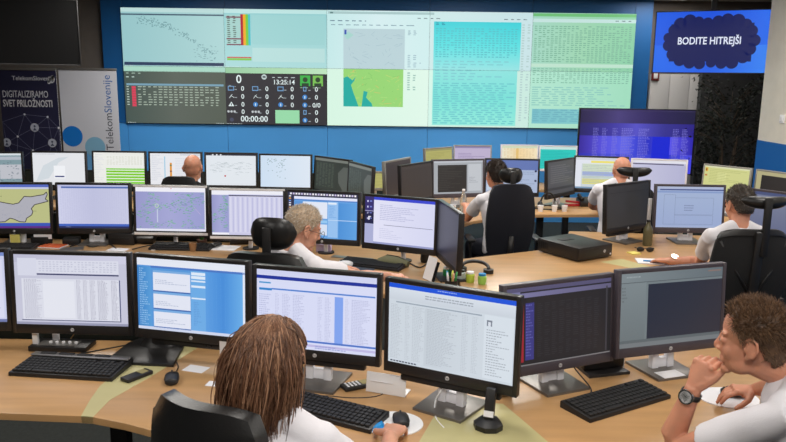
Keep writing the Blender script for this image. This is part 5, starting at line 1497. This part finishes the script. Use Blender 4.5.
# thin client
c = mid(at(590, 377), at(612, 368))
t = thing('thin_client', 'small black computer standing upright behind the red striped monitor', 'computer', (.93, 3.14, DT), R(16))
mb = MB(); mb.prism([(-.1, -.07), (.1, -.07), (.09, .09), (-.09, .09)], 0, .014, bevel=.003); mb.build('stand_foot', BLACK, t)
mb = MB(); mb.box((0, .0, .115), (.2, .04, .2), bevel=.006); mb.build('case', BLACK, t)
lg = link('logo', logo_mesh(), t, (-.01, -.0205, .06))
mb = MB(); mb.box((.11, .02, .05), (.004, .05, .09)); o = mb.build('side_label', PAPER, t, False)
# black box behind right monitor
c = at(648, 330)
# watch of the young man
def watch(label, c, axis, r=.031, band=BLACK, face=WHITEP, up=(0, 0, 1)):
    t = thing('wristwatch', label, 'watch', c)
    A = Vector(axis).normalized(); q = Vector((0, 0, 1)).rotation_difference(A).to_matrix()
    mb = MB(); ring = [q @ Vector((r*math.cos(a), r*math.sin(a), 0)) for a in [2*PI*k/28 for k in range(29)]]
    N = 28; bm = mb.bm; R0 = []
    for k in range(N):
        a = 2*PI*k/N
        R0.append([bm.verts.new(q @ Vector((rr*math.cos(a), rr*math.sin(a), z))) for rr, z in ((r-.001, -.009), (r+.002, -.009), (r+.002, .009), (r-.001, .009))])
    for k in range(N):
        a_, b_ = R0[k], R0[(k+1) % N]
        for j in range(4): bm.faces.new((a_[j], a_[(j+1) % 4], b_[(j+1) % 4], b_[j]))
    mb.build('strap', band, t)
    U = Vector(up); U = (U-A*U.dot(A)).normalized(); qq = Vector((0, 0, 1)).rotation_difference(U).to_matrix()
    p = U*(r+.001)
    mb = MB(); mb.lathe([(.024, 0), (.025, .004), (.024, .011), (.02, .011)], n=28)
    for v in mb.bm.verts: v.co = p+qq @ v.co
    mb.build('case', CHROME, t)
    mb = MB(); mb.cyl((0, 0, .0095), .0195, .0015, 24); 
    for k in range(12):
        a = 2*PI*k/12; mb.box((.0155*math.cos(a), .0155*math.sin(a), .0112), (.0015, .0015, .0006))
    for v in mb.bm.verts: v.co = p+qq @ v.co
    mb.build('dial', face, t)
    mb = MB(); mb.box((0, .004, .0115), (.0014, .012, .0006)); mb.box((.003, 0, .0115), (.009, .0012, .0006))
    for v in mb.bm.verts: v.co = p+qq @ v.co
    mb.build('hands', BLACKM, t); return t
ec = aty(664, 455, 2.3); wc = aty(694, 387, 2.27); ax = (wc-ec).normalized()
watch('chunky wristwatch with a silver dial on the young man left wrist', wc-ax*.028, ax, up=(-.4, -.65, .65))
watch('silver wristwatch on the forearm of the man under the tall headrest', at(673, 261, .782), (-.9, -.2, 0), .03, CHROME, WHITEP, up=(0, -.5, 1))

# ------------------------------------------------------------------ second row clutter
c = at(53, 247)
t = thing('booklet', 'orange booklet lying under the plain lavender monitor', 'booklet', (c.x, c.y, DT), R(-8))
mb = MB(); mb.box((0, 0, .006), (.17, .12, .012), bevel=.001); mb.build('cover', mat('orange_card', (206, 92, 44), .6), t)
mb = MB(); mb.box((0, -.0, .0061), (.174, .124, .008)); mb.build('pages', PAPER, t, False)
for i, (px, w, d, yaw, lb) in enumerate((((72, 249), .16, .11, 20, 'grey magazine right of the orange booklet'), ((160, 249), .12, .07, 12, 'crumpled white paper left of the second row keyboard'), ((222, 248), .24, .16, -8, 'white pad of paper under the small dark mouse'), ((352, 258), .3, .06, -16, 'long cream paper lying along the grey haired man keyboard'), ((118, 250), .14, .09, -12, 'cream paper at the foot of the white necked second row monitor'))):
    sheet('paper_sheet', lb, at(*px), w, d, yaw, PAPER if 'grey' not in lb else SILV, h=.004)
mouse('small dark mouse on the white pad of the second row', at(216, 247), -20, z=DT+.0045)
c = at(202, 246)
t = thing('potted_plant', 'small green plant in a brown pot on the second row desk', 'plant', (c.x, c.y, DT))
mb = MB(); mb.lathe([(.03, 0), (.038, .05), (.035, .05), (.03, .04)], n=20); mb.build('pot', mat('brown_pot', (92, 60, 44), .6), t)
mb = MB(); rn = random.Random(3)
for k in range(34):
    a = rn.random()*6.28; r = .045*rn.random(); h = .05+.05*rn.random(); p = Vector((.01*math.cos(a), .01*math.sin(a), .045)); q = Vector((r*math.cos(a), r*math.sin(a), .05+h)); s_ = Vector((-math.sin(a), math.cos(a), 0))*.01
    mb.face([p, (p+q)/2+s_, q, (p+q)/2-s_])
mb.build('leaves', mat('bright_green_leaf', (70, 150, 60), .5), t, False)
for px, lb in (((193, 251), 'brown paper cup beside the small green plant'), ((206, 240), 'small white cup behind the green plant')):
    c = at(*px); mb = MB(); mb.lathe([(.022, 0), (.028, .06), (.026, .06), (.02, .006)], n=20); t = thing('cup', lb, 'cup', (c.x, c.y, DT)); mb.build('cup_body', mat('kraft', (150, 112, 76), .7) if 'brown' in lb else WHITEP, t)
# sticky note + label on monitors
def note(label, m, mon, x, z, w, h):
    t = MON[mon]; 
    mb = MB(); mb.box((0, 0, 0), (w, .0012, h)); o = mb.build('sticky_note', m, None, False)
    M = Matrix.Translation(t.location) @ Matrix.Rotation(t.rotation_euler.z, 4, 'Z')
    o.location = M @ Vector((x, -.0115, z)); o.rotation_euler = t.rotation_euler; tag(o, label, 'note')
YEL = mat('yellow_note', (220, 206, 110), .8)
note('yellow sticky note hanging below the map monitor', YEL, 'M7', .0, .04, .07, .08)
note('white note hanging below the blue form monitor', PAPER, 'M2', .165, .085, .055, .065)
note('white label strip hanging below the map monitor', PAPER, 'M7', .2, .062, .13, .035)
# note: white label by grey haired man
c = at(324, 252); mb = MB(); mb.box((0, 0, .03), (.11, .04, .06), bevel=.003); tag(mb.build('small_box', mat('lilac_card', (206, 190, 226), .6), None, True, (c.x, c.y, DT), (0, 0, R(-14))), 'small lilac box under the icon monitor before the grey haired man', 'box')
c = at(350, 268)
t = thing('mouse_pad', 'dark blue grey mouse pad beside the grey haired man arm', 'mouse pad', (c.x, c.y, DT), R(-20)); mb = MB(); mb.box((0, 0, .002), (.34, .2, .004), bevel=.001); mb.build('pad', mat('slate_cloth', (66, 78, 92), .9, bump=.4, bscale=300, vary=.2, vscale=60), t)
mouse('white mouse on the dark blue grey pad behind the front monitors', at(345, 266), 60, WHITEP, DT+.0045)
c = at(393, 265.5)
t = thing('pouch', 'khaki cloth pouch under the violet strip monitor', 'pouch', (c.x, c.y, DT), R(-20)); mb = MB(); mb.loft([((-.11, 0, .02), (0, .03, 0), (0, 0, .02)), ((-.05, 0, .035), (0, .05, 0), (0, 0, .035)), ((.04, 0, .032), (0, .055, 0), (0, 0, .032)), ((.11, 0, .02), (0, .03, 0), (0, 0, .02))], 20); mb.build('cloth_body', mat('khaki', (116, 116, 88), .9, bump=.5, bscale=80), t)
mb = MB(); mb.tube([(-.1, 0, .042), (-.04, 0, .072), (.04, 0, .066), (.1, 0, .04)], .003, 6); mb.build('zip', METAL_D, t)
# markers and cups near edge-on monitor
c = at(455, 283)
t = thing('pen_cup', 'black wire pen cup at the right end of the grey haired man desk', 'pen cup', (.41-.06, 4.3, DT))
mb = MB(); mb.lathe([(.036, 0), (.04, .09), (.037, .09), (.034, .005)], n=20); mb.build('cup_body', BLACKM, t)
cols_ = [((60, 150, 80), 'green'), ((196, 210, 70), 'lime'), ((70, 160, 200), 'light blue'), ((230, 230, 235), 'white'), ((210, 160, 120), 'tan')]
rn = random.Random(6)
for i, (cc, nm) in enumerate(cols_):
    a = i*1.256; mb = MB(); b = Vector((.35+.014*math.cos(a), 4.3+.014*math.sin(a), DT+.008)); e_ = b+Vector((.018*math.cos(a), .018*math.sin(a), .13))
    mb.tube([b, b.lerp(e_, .8), e_], [.0065, .0065, .005], 8); tag(mb.build('marker_pen', mat('marker_'+nm.replace(' ', '_'), cc, .4)), nm + ' marker standing in the black pen cup', 'pen')
for i, (px, cc, nm) in enumerate((((461, 282), (210, 226, 226), 'white and green'), ((470, 284), (190, 214, 80), 'lime green'), ((482, 286), (150, 200, 90), 'bright green'), ((447, 279), (44, 130, 70), 'dark green'))):
    c = at(px[0], px[1]-2); t = thing('small_tub', nm + ' little tub lined up behind the pale page monitor', 'tub', (c.x, c.y, DT))
    mb = MB(); mb.lathe([(.024, 0), (.028, .02), (.028, .05), (.02, .056)], n=20); mb.build('tub_body', mat('tub'+str(i), cc, .4), t)
    mb = MB(); mb.cyl((0, 0, .056), .024, .012, 20); mb.build('lid', [BLACK, WHITEP, GEL, WHITEP][i], t)
c = at(478, 272)
t = thing('desk_headset', 'black curved headset lying at the foot of the edge on monitor', 'headset', (c.x, c.y, DT)); 
mb = MB(); mb.tube([(.09*math.cos(a)-.02, .08*math.sin(a)+.0, .03+.025*math.sin(a)) for a in [PI*k/14-.3 for k in range(15)]], .012, 8); mb.build('headband', BLACK, t)
for s in (0, 1):
    a = -.3+PI*s; mb = MB(); mb.cyl((.09*math.cos(a)-.02, .08*math.sin(a), .0), .034, .026, 20); mb.build('ear_cushion', LEATH, t)
t = thing('document_holder', 'white paper leaning against the edge on monitor', 'paper', (.24, 4.62, DT), R(-60)); mb = MB(); mb.box((0, 0, .075), (.1, .003, .15), Matrix.Rotation(R(-18), 3, 'X')); mb.build('paper', PAPER, t, False)
mb = MB(); mb.box((0, .012, .06), (.12, .003, .13), Matrix.Rotation(R(-18), 3, 'X')); mb.build('backing', METAL_D, t, False)
t = thing('speaker', 'black round device between the violet strip monitor and the pen cup', 'speaker', (at(425, 262).x, at(425, 262).y, DT)); mb = MB(); mb.lathe([(.03, 0), (.034, .02), (.03, .09), (.016, .11)], n=20); mb.build('speaker_body', BLACK, t); mb = MB(); mb.box((-.01, -.032, .08), (.018, .006, .04), bevel=.002); mb.build('white_plate', WHITEP, t)
# dark box below M9 left
c = at(140, 244); t = thing('desk_telephone', 'black desk telephone left of the second row keyboard', 'phone', (c.x, c.y+.08, DT), R(2)); mb = MB(); mb.box((0, 0, .045), (.2, .18, .06), Matrix.Rotation(R(16), 3, 'X'), bevel=.01); mb.build('body', BLACK, t); mb = MB(); mb.tube([(-.07, -.07, .08), (-.075, 0, .105), (-.07, .07, .115)], [.022, .014, .022], 10); mb.build('receiver', BLACK, t)
# dark clutter at the back of the second row desk
def small_box(name, label, cat, px, sz, yaw, m, feature=None):
    c = at(*px); t = thing(name, label, cat, (c.x, c.y, DT), R(yaw))
    mb = MB(); mb.box((0, 0, sz[2]/2), sz, bevel=.006); mb.build('case', m, t)
    mb = MB(); mb.box((0, -sz[1]/2-.001, sz[2]*.55), (sz[0]*.7, .003, sz[2]*.25), bevel=.001); mb.build('front_plate', METAL_D, t); return t
small_box('power_brick', 'black power brick under the white trimmed striped table monitor', 'adapter', (240, 243.5), (.15, .08, .05), 8, BLACK)
small_box('network_box', 'black network box between the plain lavender and speckled monitors', 'network device', (124, 243.5), (.2, .1, .085), -4, BLACK)
small_box('card_reader', 'dark card reader behind the orange booklet', 'card reader', (72, 244), (.12, .08, .05), 12, BLACKM)
small_box('network_box', 'black box below the right end of the map monitor', 'network device', (42, 244), (.13, .08, .06), -6, BLACKM)
keyboard('black keyboard half hidden below the map monitor on the second row desk', at(8, 249), 3, .4, .14)
cable('black_cable', 'black cable tangled behind the grey magazine on the second row desk', [at(70, 247)[:2], at(82, 244.5)[:2], at(92, 247.5)[:2], at(108, 244.5)[:2], at(116, 249)[:2]], .005)
cable('black_cable', 'black cable winding below the speckled violet monitor', [at(132, 250)[:2], at(150, 246)[:2], at(160, 250.5)[:2], at(176, 243.5)[:2], at(190, 247)[:2]], .004)
cable('black_cable', 'black cable trailing below the violet strip monitor', [at(384, 268)[:2], at(396, 270)[:2], at(408, 264)[:2], at(420, 268)[:2], at(430, 262)[:2]], .005)
# ------------------------------------------------------------------ right desk things
A, B, Cc, D = at(545, 249), at(577, 262.5), at(613, 256.5), None
ux = (Cc-B).normalized(); yaw = math.degrees(math.atan2(ux.y, ux.x))
t = thing('desktop_computer', 'black slim desktop computer lying flat on the broad beech desk', 'computer', ((A+Cc)/2)[:], yaw and R(yaw))
wd = .345; dp = .40
t.location = (B + ux*wd/2 + Vector((-ux.y, ux.x, 0))*dp/2)[:]
mb = MB(); mb.box((0, 0, .055), (wd, dp, .095), bevel=.004); mb.box((0, -dp/2-.004, .056), (wd-.006, .012, .092), bevel=.004); mb.build('case', BLACK, t)
mb = MB(); mb.box((-.03, .06, .1035), (.12, .06, .003), bevel=.001); mb.build('top_recess', BLACKM, t)
lg = link('logo', logo_mesh(), t, (.09, -dp/2-.0105, .055)); lg.scale = (1.3, 1, 1.3)
mb = MB(); mb.cyl((.15, -dp/2-.011, .03), .007, .003, 16, M=Matrix.Rotation(PI/2, 3, 'X')); mb.build('power_button', SILVP, t)
mb = MB(); mb.box((-.05, -dp/2-.0105, .08), (.15, .002, .012)); mb.box((-.09, -dp/2-.0105, .05), (.05, .002, .005)); mb.build('drive_slot', METAL_D, t)
mb = MB()
for sx in (-1, 1):
    for sy in (-1, 1): mb.cyl((sx*.14, sy*.16, 0), .012, .01, 12)
mb.build('rubber_foot', BLACKM, t)
mb = MB()
for k in range(5): mb.box((-wd/2-.001, .1+k*.02, .06), (.003, .008, .05))
mb.build('vent', METAL_D, t)
c = at(634, 253.5); sheet('sticky_pad', 'yellow sticky pad beside the black desktop computer', (c.x, c.y), .075, .075, 20, YEL, DT, .008, 'note')
c = at(645, 252); t = thing('sunglasses', 'black sunglasses lying right of the yellow sticky pad', 'glasses', (c.x, c.y, DT), R(-10))
for s in (-1, 1):
    mb = MB(); mb.ell((s*.034, 0, .02), (.028, .006, .019)); mb.build('lens', BLACK, t)
    mb = MB(); mb.tube([(s*.064, 0, .028), (s*.066, .06, .02), (s*.06, .12, .006)], .003, 6); mb.build('temple', BLACK, t)
mb = MB(); mb.tube([(-.012, 0, .026), (.012, 0, .026)], .003, 6); mb.build('bridge', BLACK, t)
c = at(651, 262); t = sheet('notebook', 'open white notebook under the blue pen', (c.x, c.y), .2, .15, -8, PAPER, DT, .008, 'notebook')
c2 = at(652, 261, DT+.012); mb = MB(); mb.tube([(c2.x-.06, c2.y+.005, DT+.013), (c2.x+.05, c2.y-.01, DT+.013), (c2.x+.065, c2.y-.012, DT+.013)], [.0055, .0055, .002], 8); tag(mb.build('pen', mat('blue_pen', (24, 130, 200), .3)), 'blue pen lying on the open white notebook', 'pen')
c = at(649, 250.5); 
def bottle(label, c, m, h=.2, r=.032, cap=WHITEP, z=DT):
    t = thing('bottle', label, 'bottle', (c[0], c[1], z)); mb = MB(); mb.lathe([(r*.9, 0), (r, .01), (r, h*.6), (r*.85, h*.7), (r*.4, h*.86), (r*.38, h*.94)], n=24); mb.build('bottle_body', m, t)
    mb = MB(); mb.cyl((0, 0, h*.94), r*.45, h*.07, 16); mb.build('cap', cap, t)
GLASS = mat('clear_plastic', (226, 232, 236), .08); GLASS.node_tree.nodes['Principled BSDF'].inputs['Transmission Weight'].default_value = .85
bottle('olive bottle between the switched off monitor and the dialog box monitor', (1.985, 5.72), mat('olive_glass', (96, 92, 66), .3), .2, .036, BLACK)
c = at(690, 200); bottle('small clear water bottle behind the dialog box monitor', (2.66, 6.98), GLASS, .24, .035)
bottle('clear water bottle in front of the dark window monitor', (.66, 6.98), GLASS, .24, .033)
w = MB(); w.box((0, 0, .17), (.03, .012, .34), bevel=.002); tag(w.build('white_strip', WHITEP, None, True, (2.055, 5.93, DT), (0, 0, R(10))), 'white upright strip left of the dialog box monitor', 'strip')
# middle desk clutter
for (x, y), lb in (((.5, 6.95), 'small white cup left of the clear bottle on the middle desk'), ((.57, 7.08), 'grey cup beside the clear bottle on the middle desk')):
    t = thing('cup', lb, 'cup', (x, y, DT)); mb = MB(); mb.lathe([(.025, 0), (.032, .075), (.029, .075), (.024, .006)], n=20); mb.build('cup_body', SILVP if 'grey' in lb else WHITEP, t)
for px, lb in (((541, 212), 'left white paper cup at the edge of the middle desk'), ((555, 212), 'middle white paper cup at the edge of the middle desk'), ((565, 212), 'right white paper cup at the edge of the middle desk')):
    c = at(*px); t = thing('paper_cup', lb, 'cup', (c.x, c.y+.03, DT)); mb = MB(); mb.lathe([(.022, 0), (.03, .06), (.027, .06), (.02, .006)], n=20); mb.build('cup_body', WHITEP, t)
c = at(548, 209)
t = thing('headphones', 'black and silver headphones heaped on the middle desk', 'headphones', (c.x, c.y+.02, DT), R(10))
mb = MB(); mb.tube([(.08*math.cos(a), .0, .03+.13*math.sin(a)) for a in [PI*k/16 for k in range(17)]], .009, 8); mb.build('headband', BLACK, t)
for s in (-1, 1):
    mb = MB(); mb.ell((s*.08, 0, .04), (.025, .04, .04)); mb.build('ear_cup', SILV if s > 0 else BLACK, t)
mb = MB(); mb.tube(smooth([(.08, 0, .01), (.14, -.05, .008), (.05, -.09, .008), (-.08, -.06, .008), (-.15, .02, .008), (-.05, .09, .008), (.1, .1, .02)]), .006, 6); mb.build('cable', BLACKM, t)
c = at(574, 207); t = thing('stapler', 'red stapler right of the heaped headphones', 'stapler', (c.x, c.y+.05, DT), R(8)); mb = MB(); mb.box((0, 0, .012), (.17, .045, .022), bevel=.006); mb.box((0, 0, .045), (.16, .03, .02), Matrix.Rotation(R(6), 3, 'Y'), bevel=.006); mb.box((.07, 0, .03), (.02, .03, .04), bevel=.004); mb.build('stapler_body', mat('red_plastic', (170, 30, 34), .35), t)
c = at(588, 207); t = thing('desk_telephone', 'black desk telephone beside the red stapler', 'phone', (c.x, c.y+.08, DT), R(5)); mb = MB(); mb.box((0, 0, .04), (.17, .17, .05), Matrix.Rotation(R(14), 3, 'X'), bevel=.01); mb.build('body', BLACK, t); mb = MB(); mb.tube([(-.06, -.06, .075), (-.065, 0, .095), (-.06, .06, .1)], [.02, .013, .02], 10); mb.build('receiver', BLACK, t)

# ------------------------------------------------------------------ camera and world
cam = bpy.data.cameras.new('camera'); cam.sensor_width = 36.0; cam.lens = FPX*36/786; cam.clip_start = .05
co = bpy.data.objects.new('camera', cam); col.objects.link(co)
co.matrix_world = Matrix.Translation((0, 0, CH)) @ (Matrix.Rotation(PI/2-PIT, 4, 'X') @ Matrix.Rotation(ROL, 4, 'Z'))
cam.dof.use_dof = True; cam.dof.focus_distance = 4.6; cam.dof.aperture_fstop = 9.0
scene.camera = co
wd_ = bpy.data.worlds.new('world'); scene.world = wd_; wd_.use_nodes = True
wd_.node_tree.nodes['Background'].inputs['Color'].default_value = (.5, .55, .65, 1)
wd_.node_tree.nodes['Background'].inputs['Strength'].default_value = .12
